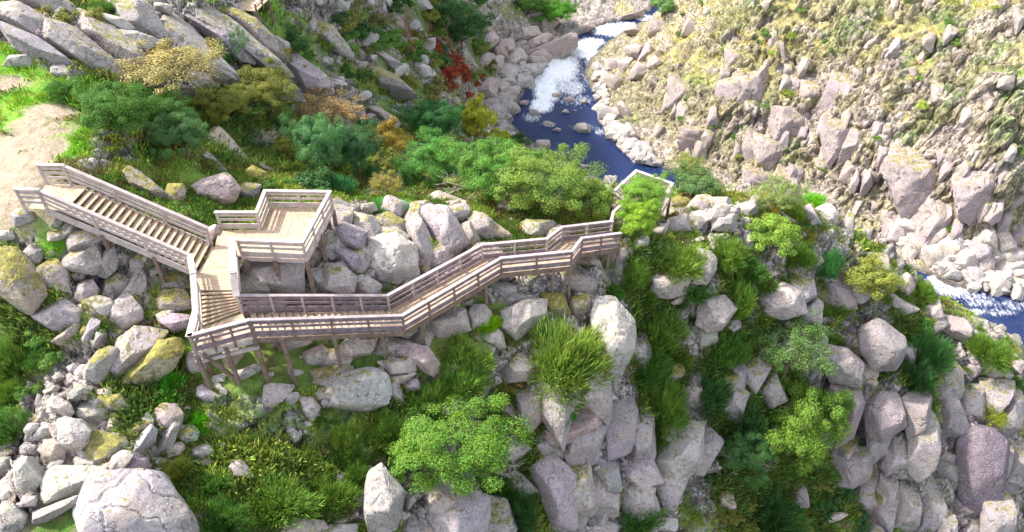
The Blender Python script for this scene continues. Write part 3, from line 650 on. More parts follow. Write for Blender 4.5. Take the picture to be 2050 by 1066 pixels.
def rock_geo(poly, tscale=1.14, lift=.25, thick=.9, p=55, seed=1, rough=.045, z=None, tilt=(18, 42), subd=None, cuts=5, tfix=None):
    rr = np.random.default_rng(seed); P2 = hull(poly); c = (P2.max(0)+P2.min(0))/2; P2 = c+(P2-c)*tscale
    if z is None:
        g, nr = cast(c[0], c[1])
        if g is None: return None
        t = depth(g)
    else: t = depth(at(c[0], c[1], z))
    wpx, hpx = P2.max(0)-P2.min(0); rm = .5*math.sqrt(wpx*hpx)*t/F
    dr = min(.5*min(wpx, hpx)*1.25, math.sqrt(wpx*hpx)*.5)*t/F*thick
    t2 = t-lift*dr; O = toward(c[0], c[1], t2)
    Q = [((x-c[0])*t2/F, -(y-c[1])*t2/F) for x, y in P2]
    planes, hs = [], []
    k = len(Q); area = sum(Q[i][0]*Q[(i+1) % k][1]-Q[(i+1) % k][0]*Q[i][1] for i in range(k))
    if area < 0: Q = Q[::-1]
    for i in range(k):
        a, b = np.array(Q[i]), np.array(Q[(i+1) % k]); e = b-a; L = np.linalg.norm(e)
        if L < .02*rm: continue
        n2 = np.array([e[1], -e[0]])/L; h = n2@a
        if h <= .02*rm: continue
        v = RGT*n2[0]+UPV*n2[1]
        af = math.radians(rr.uniform(*tilt)); ab = math.radians(rr.uniform(10, 28))
        planes += [unit(v*math.cos(af)+WV*math.sin(af)), unit(v*math.cos(ab)-WV*math.sin(ab))]; hs += [h*math.cos(af)*1.02, h*math.cos(ab)*1.02]
    jit = lambda v, s=.22: unit(np.array(v)+rr.normal(0, s, 3))
    for v, sc_ in (((0, 0, 1.), rr.uniform(.72, .95)), ((0, -1., .1), rr.uniform(.7, .9)), ((rr.uniform(-.9, -.3), -.6, .5), .85), ((rr.uniform(.3, .9), -.6, .5), .85)):
        planes.append(jit(v)); hs.append(dr*sc_)
    planes += [unit(WV+rr.normal(0, .2, 3)), -WV, np.array([0, 0, -1.])]; hs += [dr*.82, dr*1.3, max(dr*1.1, .45*hpx*t/F)]
    for _ in range(cuts):               # broken corners
        v = unit(rr.normal(0, 1, 3)+WV*.6+[0, 0, .4]); e2 = np.array([wpx/2, hpx/2, 0])*t/F
        sup = math.sqrt((v@RGT*e2[0])**2+(v@UPV*e2[1])**2+(v@WV*dr*.9)**2); planes.append(v); hs.append(sup*rr.uniform(.84, .98))
    ext = np.outer(RGT, RGT)*wpx/2+np.outer(UPV, UPV)*hpx/2+np.outer(WV, WV)*dr*F/t
    big = max(wpx, hpx); sub = subd or (3 if big < 22 else 4 if big < 60 else 5 if big < 190 else 6)
    V, f = solid(planes, hs, ext, sub, p, seed, rough)
    return V, f, O
def poly_rock(poly, label, tint=(1, 1, 1), moss=.2, group=None, name='boulder', cat='boulder', **kw):
    seed = int(abs(poly[0][0]*7+poly[0][1]*13+len(poly))) % 9973; rr = np.random.default_rng(seed+1)
    q = rock_geo(poly, seed=seed, **kw)
    if q is None: return None
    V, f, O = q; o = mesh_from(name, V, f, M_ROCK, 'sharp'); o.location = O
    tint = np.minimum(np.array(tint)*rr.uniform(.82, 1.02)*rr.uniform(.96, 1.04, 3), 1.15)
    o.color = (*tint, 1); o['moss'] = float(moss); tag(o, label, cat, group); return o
def crop(x0, y0, s): return lambda *pts: [(x0+x*s, y0+y*s) for x, y in pts]
A = crop(0, 300, .4692); B = crop(440, 340, .4390); Cc = crop(0, 0, .3751); D = crop(650, 0, .4690); E = crop(1200, 0, .5253); Fk = crop(0, 650, .3902); Gk = crop(650, 560, .4747); Hh = crop(1250, 460, .5686)
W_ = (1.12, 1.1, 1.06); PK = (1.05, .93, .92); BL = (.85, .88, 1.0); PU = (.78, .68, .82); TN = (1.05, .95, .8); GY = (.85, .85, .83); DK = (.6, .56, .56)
ROCKS = [
 # lower left rubble
 (Fk((360,1100),(400,960),(480,800),(560,765),(770,765),(860,850),(930,960),(960,1200),(350,1200)), 'largest grey boulder at the bottom left, crossed by branching cracks', (.9,.87,.9), .1),
 (Fk((180,940),(215,790),(290,735),(520,740),(510,790),(440,860),(250,940)), 'wide white slab leaning against the left side of the largest cracked boulder', W_, .15),
 (Fk((110,1040),(180,960),(440,860),(430,900),(260,1000)), 'thin dark-edged shelf of rock beneath the wide white slab at bottom left', GY, .1),
 (Fk((75,690),(120,680),(205,800),(160,870),(115,880),(85,780)), 'white leaning rock shaped like a tooth, near the bottom left edge', (1.15,1.15,1.08), .0),
 (Fk((0,930),(60,930),(115,990),(100,1100),(-60,1100),(-60,940)), 'pale boulder in the very bottom left corner', W_, .15),
 (Fk((-60,690),(50,685),(45,740),(0,785),(-50,785)), 'grey boulder cut by the left edge, left of the tooth-shaped rock', GY, .1),
 (Fk((430,650),(450,570),(500,550),(590,575),(645,610),(630,690),(560,735),(460,700)), 'squarish boulder with brown moss on its top and white sides, centre of the rubble', W_, .62),
 (Fk((635,680),(650,640),(780,500),(800,540),(790,600),(720,665)), 'blue-grey wedge of rock right of the squarish mossy boulder', BL, .0),
 (Fk((775,660),(880,510),(920,495),(900,570),(880,630),(795,700)), 'long grey stone tilted up to the right beside the blue-grey wedge', GY, .15),
 (Fk((790,450),(830,410),(900,415),(930,460),(920,510),(860,545),(800,540)), 'round-topped pinkish boulder above the long tilted stone', PK, .25),
 (Fk((905,560),(930,515),(990,520),(1015,550),(1005,590),(940,605)), 'small round mossy boulder at the right end of the rubble pile', W_, .5),
 (Fk((630,690),(740,690),(755,765),(670,768),(640,740)), 'purple-grey flat block directly above the largest cracked boulder', PU, .0),
 (Fk((295,500),(340,480),(400,490),(455,550),(440,610),(390,650),(320,630),(300,580)), 'big rounded white boulder left of the squarish mossy one', W_, .05),
 (Fk((385,450),(420,400),(500,390),(560,430),(540,480),(460,520),(400,500)), 'broad white boulder just above the big rounded white one', W_, .1),
 (Fk((550,500),(575,430),(640,450),(655,520),(620,565),(545,550)), 'pointed white rock with a mossy foot above the squarish mossy boulder', W_, .3),
 (Fk((240,390),(290,370),(350,400),(375,450),(350,475),(270,445)), 'smooth oval boulder at the upper left of the rubble pile', (1.1,1.05,1.0), .05),
 (Fk((350,360),(400,310),(470,320),(460,350),(400,390),(355,390)), 'grey angular stone right of the smooth oval boulder', GY, .15),
 (Fk((480,340),(560,325),(570,360),(490,370)), 'small flat pale stone lying over the mossy brown slab in the rubble', W_, .1),
 (Fk((490,370),(610,360),(635,400),(630,445),(560,430)), 'brown mossy slab under the small flat pale stone', TN, .75),
 (Fk((220,600),(290,580),(330,640),(320,710),(290,730),(235,720)), 'orange-pink block of stone at the left of the rubble', (1.15,.95,.85), .0),
 (Fk((165,570),(220,505),(275,520),(280,560),(220,595),(170,595)), 'white wedge stone above the orange-pink block', W_, .0),
 (Fk((120,540),(150,505),(195,510),(190,540),(140,565)), 'small pale stone left of the white wedge stone', W_, .0),
 (Fk((100,630),(130,605),(190,625),(190,670),(120,685)), 'grey rounded stone left of the orange-pink block', GY, .2),
 (Fk((375,700),(400,675),(480,700),(500,735),(430,745),(380,725)), 'low smooth cream stone resting on the wide white slab', W_, .1),
 (Fk((365,170),(495,155),(490,190),(430,215),(370,195)), 'flat bright stone on top of the rubble chute, left of the split grey slab', W_, .0),
 (Fk((265,270),(300,245),(330,270),(290,300)), 'small square white stone at the left of the rubble chute', W_, .0),
 (Fk((325,290),(350,250),(420,270),(410,310),(360,335)), 'pinkish rounded stone in the chute under the flat bright stone', PK, .05),
 (Fk((340,220),(380,200),(425,240),(380,265)), 'small grey stone tucked below the flat bright stone', GY, .0),
 (Fk((220,340),(290,310),(300,335),(240,365)), 'low tan stone on the grass left of the chute', TN, .1),
 (Fk((530,300),(610,90),(700,20),(840,20),(860,50),(770,110),(680,200),(620,280),(590,330)), 'large pale rock slab sloping down left below the stairs, moss on its right', (1.0,.97,1.0), .3, dict(thick=.7)),
 (Fk((430,240),(500,140),(600,100),(600,150),(540,240),(520,300),(440,280)), 'split grey slab with yellow-green moss beside the large pale slab', GY, .45),
 (Fk((600,330),(590,270),(680,190),(800,100),(900,80),(930,130),(880,230),(740,330),(650,350)), 'brown moss-covered rock shoulder right of the large pale slab', TN, .9),
 (Fk((960,150),(1010,130),(1060,180),(1050,230),(1000,275),(960,220)), 'white upright boulder beneath the near corner of the short stairs', W_, .0),
 (Fk((995,330),(1040,310),(1110,360),(1105,390),(1060,400),(1010,370)), 'lone oval lilac stone on the grass below the diagonal brace', PU[:1]+(.8,.95), .0),
 (Fk((1140,150),(1200,110),(1260,130),(1200,220),(1150,220)), 'pointed tan rock between the legs of the lower landing', TN, .1),
 (Fk((1160,260),(1330,195),(1350,225),(1250,280),(1180,290)), 'long pale stone lying at the feet of the landing legs', W_, .0),
 (Fk((1365,240),(1405,245),(1400,265),(1370,275)), 'small white stone at the foot of the rightmost landing leg', W_, .0),
 (Fk((1235,400),(1260,340),(1400,310),(1540,310),(1480,370),(1340,460)), 'broad low whitish outcrop in the grass under the landing', (1.1,1.0,1.0), .1, dict(thick=.5, lift=.1)),
 (Fk((1540,150),(1650,110),(1710,165),(1680,190),(1580,225)), 'flat-topped white block below the long boardwalk, beside a support leg', W_, .0),
 (Fk((1560,250),(1600,235),(1790,205),(1810,235),(1790,260),(1620,330),(1570,310)), 'long thick slab, moss-topped, lying under the flat-topped white block', TN, .4),
 ([(630,795),(650,760),(740,738),(775,750),(782,800),(735,822),(660,818)], 'broad lichen-covered block under the long mossy slab', (.95,.9,.92), .25),
 (Gk((255,420),(290,400),(330,480),(335,520),(275,530),(270,450)), 'narrow upright rock at the right end of the lichen-covered block', GY, .2),
 (Fk((1535,370),(1600,380),(1640,430),(1600,500),(1560,460)), 'pointed cream stone left of the lichen-covered block', W_, .0),
 (Fk((1170,740),(1200,695),(1250,705),(1300,780),(1200,800)), 'pinkish pointed stone standing in the dark grass, lower left of centre', PK, .0),
 (Fk((970,640),(1060,615),(1090,650),(1050,690),(990,680)), 'pale stone at the grass edge right of the rubble', W_, .1),
 (Fk((1000,690),(1080,680),(1050,720),(1000,725)), 'small grey stone just under the pale stone right of the rubble', GY, .1),
 (Fk((1450,220),(1555,235),(1550,265),(1480,262)), 'thin white stone in the grass right of the landing legs', W_, .0),
 (Fk((1290,1066),(1350,1015),(1500,1000),(1640,1010),(1700,1100),(1290,1100)), 'low pale outcrop cut by the bottom edge, in the dark grass', PK, .1),
 (Fk((0,870),(40,855),(60,890),(30,910),(0,905)), 'small white stone at the left edge below the tooth-shaped rock', W_, .0),
 (Fk((95,940),(120,880),(190,885),(180,930)), 'small pinkish stone wedged under the tooth-shaped rock', PK, .0),
 (Fk((35,770),(75,740),(85,800),(60,810)), 'small tan stone left of the tooth-shaped rock', TN, .0),
 (Fk((190,480),(215,440),(235,485),(210,500)), 'small upright white stone at the left rim of the rubble', W_, .0),
 (Fk((360,410),(400,370),(440,380),(430,400),(380,435)), 'small pink stone squeezed above the broad white boulder', PK, .0),
 (Fk((480,530),(520,485),(550,500),(540,545)), 'small pale stone between the broad white and squarish mossy boulders', W_, .0),
 (Fk((655,530),(675,530),(680,570),(650,570)), 'narrow tan stone right of the pointed white rock', TN, .1),
 (Fk((675,510),(780,500),(690,610),(660,600)), 'mossy green stone behind the blue-grey wedge', TN, .75),
 (Fk((1480,560),(1520,545),(1540,580),(1510,605)), 'small round white stone in the grass right of the meadow', W_, .0),
 # between the stairs
 (A((-40,430),(60,420),(110,470),(180,580),(190,610),(130,690),(80,670),(-40,560)), 'large brown-green mossy slab at the left edge below the upper stairs', TN, .62),
 (A((90,460),(130,405),(175,430),(185,480),(150,500)), 'grey boulder at the top of the large left mossy slab', GY, .1),
 (A((150,510),(230,465),(275,500),(290,600),(240,570),(190,590)), 'blocky boulder with an olive moss cap right of the left mossy slab', (1.05,.98,.95), .5),
 (A((275,355),(380,345),(430,380),(400,410),(300,435)), 'flat-topped grey boulder nearest under the upper stairs', GY, .3),
 (A((270,470),(310,435),(400,405),(430,490),(400,530),(290,510)), 'lichen-spotted pale boulder beneath the flat-topped grey one', (.95,.93,.9), .3),
 (A((410,540),(440,440),(480,410),(500,470),(490,510),(450,545)), 'tall upright grey rock in the grass under the upper stairs', GY, .05),
 (A((315,640),(340,560),(380,540),(410,590),(400,650),(355,675)), 'egg-shaped lilac boulder in the middle of the upper rubble', (1.,.93,1.), .25),
 (A((425,640),(450,560),(500,530),(545,550),(530,590),(480,650),(440,670)), 'curved boulder with olive moss on its right, beside the egg-shaped one', (1.05,1.,.95), .45),
 (A((460,740),(480,660),(540,615),(600,680),(600,720),(540,770),(480,785)), 'broad cream boulder with a black-streaked foot, left of the stair corner', W_, .1),
 (A((500,610),(590,500),(615,540),(620,620),(590,670),(550,625)), 'smooth pale tall boulder leaning behind the broad cream boulder', W_, .05),
 (A((550,450),(610,450),(610,500),(560,525)), 'pale square stone touching the lower end of the upper stairs', W_, .0),
 (A((675,570),(720,535),(790,530),(800,590),(760,600),(690,605)), 'upper of two dark mossy boulders left of the short stairs', DK, .5),
 (A((650,650),(700,600),(800,600),(808,670),(750,692),(670,685)), 'lower of two dark mossy boulders left of the short stairs', (.8,.74,.72), .45),
 (A((660,730),(700,700),(805,705),(800,755),(740,780)), 'flat lilac rock beside the near corner of the short stairs', (1.,.88,.98), .0),
 (A((140,690),(270,640),(340,690),(330,740),(240,775),(150,720)), 'wide grey-lilac boulder at the top of the bushes on the left', (.95,.9,.97), .1),
 (A((215,815),(330,730),(330,790),(260,830)), 'tilted tan stone under the wide grey-lilac boulder', TN, .0),
 (A((350,800),(390,720),(425,740),(400,820),(365,845)), 'left half of the small split upright rock', (.98,.93,.98), .0),
 (A((398,845),(410,780),(437,790),(420,830)), 'right half of the small split upright rock', (.98,.93,.98), .0),
 (A((110,770),(150,760),(160,810),(130,825)), 'small grey stone among the bushes on the left', GY, .1),
 (A((45,290),(80,250),(130,260),(140,300),(70,330)), 'grey boulder at the edge of the sandy path below the stair head', GY, .2),
 (A((-20,350),(50,345),(60,380),(0,395)), 'low pale stone at the left edge below the sandy path', W_, .1),
 (A((285,520),(350,510),(355,550),(320,560)), 'small mossy stone under the lichen-spotted boulder', TN, .5),
 (A((210,330),(240,295),(265,300),(250,330)), 'small stone in the grass close to the foot of the stair head', GY, .2),
 (A((250,340),(310,300),(320,320),(270,355)), 'thin slanting stone just under the upper stairs', PK, .1),
 (A((800,170),(870,130),(960,105),(1020,150),(990,220),(930,250),(830,235)), 'large pinkish speckled boulder behind the landing', PK, .15),
 (A((510,80),(560,75),(640,130),(700,180),(690,220),(620,200),(540,140)), 'long brown rock rib behind the upper railing', DK, .4),
 (A((700,200),(720,150),(780,150),(790,235),(700,240)), 'mossy rock beside the large pinkish boulder', TN, .6),
 (A((1035,100),(1080,70),(1140,100),(1150,150),(1050,130)), 'golden moss-covered rock behind the viewing platform', (1.,.95,.6), 1.0),
 (A((1010,160),(1060,140),(1110,150),(1090,220),(1030,240)), 'dark rock left of the viewing platform railing', DK, .4),
 (A((880,325),(925,318),(942,350),(925,385),(880,405)), 'wedge-shaped pinkish rock poking up beside the landing', PK, .0, dict(lift=.9)),
 ([(490,530),(498,512),(540,508),(602,500),(604,585),(550,588),(493,582)], 'very large smooth boulder right under the viewing platform', (1.1,.98,1.02), .0, dict(thick=1.0, lift=.4)),
 (B((370,470),(410,540),(465,555),(370,558)), 'small triangular stone right of the boulder under the platform', (1.,.93,.98), .0),
 (B((400,455),(510,455),(525,520),(480,560),(440,520)), 'pale block right of the small triangular stone', W_, .0),
 (B((370,385),(440,350),(470,380),(440,450),(375,455)), 'rough tan rock behind the platform legs', TN, .1),
 (B((520,430),(560,415),(580,440),(530,480)), 'small angular stone left of the lilac split boulder foot', PK, .0),
 (B((535,490),(580,440),(590,510),(560,535)), 'small upright stone between platform and the big white boulder', GY, .0),
 (B((600,500),(650,475),(670,520),(610,540)), 'white stone at the lower left of the big white boulder', W_, .0),
 (B((480,430),(510,410),(515,450),(490,455)), 'tiny grey stone under the split dark boulder', GY, .0),
 (B((485,325),(560,240),(670,280),(640,370),(570,350)), 'dark purple-grey boulder, upper half of the split pair beside the platform', (.72,.66,.74), .1),
 (B((485,345),(560,352),(635,392),(650,450),(610,475),(500,380)), 'lower half of the split purple-grey boulder beside the platform', (.9,.83,.88), .0),
 (B((470,160),(540,130),(640,190),(600,215),(490,230)), 'speckled grey rock behind the right side of the platform', DK, .15),
 (B((645,380),(700,310),(800,300),(880,350),(905,440),(860,490),(790,540),(690,525),(655,450)), 'biggest white boulder behind the long boardwalk', W_, .08, dict(thick=1.)),
 (B((840,210),(900,190),(950,290),(985,380),(960,460),(910,470),(885,340)), 'left long slab of the pair sloping down to the boardwalk bend', (1.,.92,.95), .1),
 (B((905,200),(960,170),(1040,180),(1130,330),(1060,400),(1010,420),(975,300)), 'right long slab of the pair sloping down to the boardwalk bend', (.95,.88,.9), .1),
 (B((610,240),(760,195),(830,230),(845,290),(680,292)), 'flat moss-topped ledge above the biggest white boulder', (1.,.95,.9), .5),
 (B((860,150),(950,140),(980,170),(900,192)), 'pale angular rock with a yellow moss patch on top of the ridge', W_, .35),
 (B((1085,260),(1140,240),(1190,330),(1130,360),(1110,320)), 'rough brown rock right of the pair of long slabs', (.85,.75,.72), .2),
 (B((1180,240),(1250,240),(1330,300),(1320,320),(1200,325)), 'mossy tan rock left of the dome-shaped boulder', TN, .4),
 (B((1340,270),(1400,230),(1510,235),(1540,260),(1490,305),(1350,310)), 'dome-shaped white and lime-spotted boulder behind the boardwalk step', W_, .4),
 (B((790,540),(900,450),(908,480),(830,562)), 'thin white slab leaning by the boardwalk railing under the biggest boulder', W_, .0),
 (B((640,200),(620,160),(700,150),(720,185)), 'small grey stone on the ridge left of the green tuft', GY, .3),
 (B((1000,150),(1090,140),(1130,190),(1040,185)), 'flat brown rock beside the short hidden walkway', PK, .1),
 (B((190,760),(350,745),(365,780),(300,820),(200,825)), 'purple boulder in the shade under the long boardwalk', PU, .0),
 # below the boardwalk, centre
 (B((945,680),(1020,640),(1110,630),(1135,730),(1050,760),(985,780)), 'cream flat-topped rock with a dark hole below the sloping boardwalk', (1.15,1.08,1.), .0),
 (B((1120,625),(1210,620),(1240,660),(1230,720),(1150,735)), 'cream block right of the rock with a hole', (1.12,1.05,1.), .0),
 (B((1160,740),(1280,730),(1300,830),(1180,775)), 'triangular cream stone with a small hole, left of the big broom', (1.1,1.,.98), .0),
 (B((1290,640),(1350,600),(1490,600),(1480,670),(1360,770),(1290,720)), 'heart-shaped grey boulder with dark veins left of the big broom', GY, .1),
 (B((1210,520),(1300,515),(1390,540),(1300,580),(1240,560)), 'flat grey stone under the boardwalk, uppermost of the stack', GY, .1),
 (B((1260,600),(1340,565),(1440,570),(1440,595),(1300,620)), 'long thin stone lying on the heart-shaped grey boulder', GY, .2),
 (B((1195,552),(1220,545),(1260,600),(1240,615)), 'narrow tilted white stone beside the stack below the boardwalk', W_, .0),
 (B((1100,600),(1160,590),(1160,620),(1110,622)), 'small pinkish stone close under the sloping boardwalk', PK, .0),
 (B((1500,470),(1600,450),(1700,490),(1720,560),(1640,570),(1530,520)), 'dark rounded boulder under the far end of the boardwalk', (.8,.72,.7), .2),
 (B((1620,400),(1700,390),(1750,440),(1740,462),(1640,432)), 'reddish flat rock under the last boardwalk legs', (1.,.8,.76), .0),
 (Gk((270,290),(340,265),(430,290),(490,370),(470,415),(380,360),(300,330)), 'pink wrinkled outcrop below the boardwalk corner', (1.08,.88,.9), .0),
 (Gk((890,60),(1000,55),(1030,140),(960,155)), 'yellow moss-covered rock above the big broom', (1.,.95,.7), .95),
 (Gk((1040,80),(1110,50),(1125,90),(1100,150),(1040,150)), 'upright tan rock with yellow lichen above the big broom', TN, .6),
 (Gk((1130,180),(1150,90),(1220,85),(1300,180),(1310,270),(1270,350),(1200,410),(1160,390)), 'huge rounded white boulder on the cliff edge right of the big broom', (1.15,1.1,1.1), .12, dict(thick=1.1, lift=.5)),
 (Gk((1170,410),(1245,370),(1225,470),(1175,450)), 'small dark block supporting the huge rounded white boulder', (.9,.85,.85), .1),
 (Gk((900,420),(1000,390),(1100,370),(1165,395),(1160,500),(1080,520),(950,530),(910,480)), 'white cracked block under the big broom', W_, .2, dict(thick=1., lift=.4)),
 (Gk((900,600),(1000,560),(1160,510),(1155,650),(1080,680),(960,700),(905,680)), 'pink-stained block below the white cracked block', (1.15,.86,.84), .0, dict(thick=1., lift=.3)),
 (Gk((815,540),(850,560),(900,590),(880,640),(820,630)), 'grey ledge left of the pink-stained block', GY, .15),
 (Gk((1160,560),(1230,520),(1310,490),(1315,560),(1290,720),(1180,760),(1160,700)), 'tall shield-shaped lilac slab leaning right of the pink-stained block', (1.02,.95,1.02), .15, dict(thick=.8, lift=.5)),
 (Gk((1060,700),(1150,660),(1155,760),(1115,795)), 'narrow purple block below the pink-stained block', PU, .0),
 (Gk((850,790),(960,745),(1050,830),(1040,960),(1050,1040),(960,1030),(900,900)), 'tall lilac column with rounded top at bottom centre', (1.,.92,1.02), .05, dict(lift=.5)),
 (Gk((990,750),(1110,750),(1115,860),(1148,960),(1120,990),(1050,980),(1045,850)), 'tan-mossed pillar touching the tall lilac column on its right', (1.,.95,.9), .35, dict(lift=.6)),
 (Gk((1120,1100),(1150,900),(1210,900),(1180,1100)), 'white narrow fin at the bottom, right of the mossed pillar', W_, .0),
 (Gk((1140,770),(1230,760),(1252,900),(1180,890),(1150,830)), 'grey block between the mossed pillar and the pale ledge', GY, .2),
 (Gk((1230,770),(1360,720),(1420,850),(1330,880),(1250,840)), 'lilac ledge below the green broom slope', (1.05,.95,1.02), .05),
 (Gk((1360,760),(1480,640),(1560,590),(1585,640),(1575,780),(1480,870),(1440,850)), 'big pointed lichen-spotted boulder with a pink side, lower right of centre', (1.1,1.02,.98), .2, dict(lift=.5)),
 (Gk((1260,870),(1390,880),(1380,940),(1290,930)), 'small cream block under the lilac ledge', (1.1,1.05,.98), .1),
 (Gk((1390,880),(1470,855),(1470,930),(1400,940)), 'small cream stone under the big pointed boulder', (1.1,1.05,.98), .2),
 (Gk((1345,1000),(1490,1010),(1490,1060),(1370,1055)), 'flat white stone near the bottom edge amid dark broom', W_, .1),
 (Gk((165,940),(190,820),(240,790),(290,860),(330,900),(300,1040),(200,1090)), 'tall white boulder with black lichen at the bottom, left of the round green tree', (1.12,1.1,1.08), .1, dict(lift=.5)),
 (Gk((400,960),(560,880),(680,920),(670,1090),(480,1100),(410,1020)), 'grey-lilac block half below the round green tree, bottom edge', (.95,.88,.95), .2, dict(lift=.4)),
 (Gk((340,900),(390,890),(385,930),(350,975)), 'small pointed cream stone under the round green tree', W_, .1),
 (Gk((320,1040),(370,990),(410,1040),(400,1090),(320,1090)), 'grey stone between the two bottom boulders under the green tree', GY, .1),
 (Gk((-60,1040),(130,1035),(130,1100),(-60,1100)), 'flat cream stone at the bottom edge left of the tall white boulder', W_, .2),
 (Gk((130,800),(200,785),(205,830),(160,850)), 'small pale rock in the broom above the tall white boulder', W_, .1),
 (Gk((40,830),(80,820),(90,880),(55,890)), 'small blue-grey stone in the lower dark grass', BL, .0),
 (Gk((330,430),(390,415),(400,460),(350,490)), 'small purple-pink block left of the broom clumps', (1.,.8,.95), .0),
 (Gk((720,490),(790,520),(810,590),(740,560)), 'dark purple block beneath the pinkish dry shrub', PU, .0),
 # right ridge
 (E((410,768),(420,755),(505,755),(512,800),(430,812)), 'flat capstone on the square ridge block right of the round trees', PK, .1),
 (E((430,815),(515,800),(525,820),(505,885),(435,875)), 'square block under the flat capstone on the ridge', (1.05,.98,1.), .05),
 (E((512,790),(590,760),(612,800),(550,850),(520,830)), 'grey diamond-shaped boulder right of the capstone', GY, .1),
 (E((770,800),(805,780),(850,860),(800,870)), 'left one of the two pale crest rocks above the yellow-green strip', (1.,.95,1.), .0),
 (E((825,800),(880,775),(912,820),(890,882),(850,860)), 'right one of the two pale crest rocks above the yellow-green strip', W_, .0),
 (E((680,800),(760,850),(750,865),(680,820)), 'thin fallen slab left of the two pale crest rocks', PK, .2),
 (E((270,755),(330,740),(410,790),(350,810),(280,800)), 'mossy rock directly right of the round trees', TN, .6),
 (E((340,815),(430,795),(430,870),(345,880)), 'right block of the dry wall-like row of rocks', (1.05,.95,.95), .1),
 (E((265,835),(340,815),(345,878),(255,890)), 'middle block of the dry wall-like row of rocks', (1.,.92,.92), .15),
 (E((190,880),(260,850),(255,895),(190,925)), 'left block of the dry wall-like row of rocks', (1.,.93,.9), .1),
 (E((110,925),(185,890),(185,935),(110,965)), 'long stone at the lower left end of the wall-like row', W_, .1),
 (E((30,970),(100,940),(105,985),(40,1010)), 'flat stone below the boardwalk end, left of the wall-like row', PK, .1),
 (E((545,880),(580,872),(590,950),(550,945)), 'upright white rock below the grey diamond-shaped boulder', W_, .1),
 (E((640,725),(690,705),(700,750),(650,760)), 'pale rock on the ridge crest behind the shrubs', W_, .1),
 (Hh((240,110),(260,75),(300,80),(322,105),(320,140),(290,190),(245,190)), 'smooth round white boulder poking from the broom on the right slope', W_, .0, dict(lift=.6)),
 (Hh((20,180),(100,155),(230,160),(235,240),(150,240),(60,225)), 'long pink-white outcrop below the broom, left of the smooth round boulder', (1.08,.97,1.), .0, dict(lift=.4)),
 (Hh((270,250),(350,235),(390,280),(340,350),(300,360),(260,330)), 'stepped pale rock under the smooth round white boulder', (1.05,.98,1.), .15, dict(lift=.5)),
 (Hh((260,350),(320,330),(330,400),(270,410)), 'lower grey step beneath the stepped pale rock', GY, .1),
 (Hh((480,240),(560,190),(620,220),(640,290),(560,310),(500,300)), 'bumpy pinkish white outcrop in the middle of the right slope', (1.1,1.,1.05), .1, dict(lift=.4)),
 (Hh((655,190),(740,160),(810,200),(808,280),(760,305),(720,290),(670,240)), 'square-faced lilac boulder right of the bumpy pinkish outcrop', (.88,.8,.86), .12, dict(lift=.6)),
 (Hh((620,270),(680,285),(680,340),(650,350)), 'small tan rock left below the square-faced lilac boulder', TN, .3),
 (Hh((835,350),(900,320),(980,380),(975,450),(950,490),(880,490),(840,430)), 'large hexagonal speckled block on the right cliff', (.9,.83,.88), .1, dict(lift=.6, thick=1.)),
 (Hh((700,410),(780,420),(832,470),(822,555),(730,535),(700,470)), 'dark speckled block left below the hexagonal one', (.78,.7,.76), .15, dict(lift=.6)),
 (Hh((715,540),(825,565),(842,620),(805,720),(755,755),(725,700)), 'tall purple block on the cliff left of the reddish gully', (.8,.68,.8), .0, dict(lift=.7, thick=1.)),
 (Hh((840,580),(960,575),(985,690),(910,745),(860,720)), 'broad speckled cliff face right of the reddish gully', (.85,.77,.82), .05, dict(lift=.6)),
 (Hh((980,600),(1030,565),(1080,570),(1065,720),(1000,725)), 'narrow speckled pillar right of the broad cliff face', (.85,.79,.84), .1, dict(lift=.7)),
 (Hh((1085,560),(1130,500),(1160,560),(1210,690),(1185,730),(1095,700)), 'lilac pointed cliff block crossed by one dark diagonal crack', (.95,.86,.94), .05, dict(lift=.6)),
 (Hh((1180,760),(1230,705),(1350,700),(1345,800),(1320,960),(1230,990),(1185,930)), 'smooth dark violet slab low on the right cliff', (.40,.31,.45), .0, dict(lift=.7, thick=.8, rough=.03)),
 (Hh((730,790),(860,770),(870,870),(800,910),(760,900)), 'white-flecked lilac block beside the lower tree on the cliff', (.95,.88,.95), .1, dict(lift=.6)),
 (Hh((860,775),(920,750),(960,800),(930,830)), 'mauve rock in the reddish gully', (.95,.8,.92), .0),
 (Hh((360,470),(390,400),(430,500),(412,620),(370,640)), 'tall lilac rock face in the dark cleft of the slope', (.85,.8,.88), .0, dict(lift=.5)),
 (Hh((1040,290),(1105,250),(1125,340),(1080,350)), 'grey-pink rock facing the river gap on the far right', PK, .2, dict(lift=.5)),
 (Hh((1118,300),(1200,320),(1232,370),(1200,400),(1125,355)), 'rounded pinkish rock left of the lower river bend', PK, .15, dict(lift=.5)),
 (Hh((930,190),(1000,150),(1020,200),(990,240)), 'pale pink rock on the crest just left of the lower river', (1.08,.97,1.), .1),
 (Hh((1360,560),(1430,540),(1430,620),(1370,640)), 'lilac rock at the right edge among shrubs', (.9,.84,.9), .1),
 (Hh((880,1080),(905,850),(950,800),(965,860),(940,1080)), 'pale streaked pillar at bottom right, leftmost of the lower columns', (1.,.98,.98), .1, dict(lift=.4)),
 (Hh((1000,1090),(1030,950),(1075,930),(1090,980),(1060,1090)), 'short dark-violet pillar at the bottom right edge', (.6,.52,.62), .2, dict(lift=.4)),
 (Hh((1060,880),(1110,760),(1165,760),(1170,900),(1120,960)), 'grey-green streaked pillar left of the smooth violet slab', (.85,.88,.8), .3, dict(lift=.4)),
 # upper left slabs
 (Cc((-60,0),(70,0),(240,100),(330,200),(320,280),(200,200),(0,80),(-60,60)), 'uppermost speckled slab at the top left corner', (.85,.83,.88), .1, dict(thick=.6)),
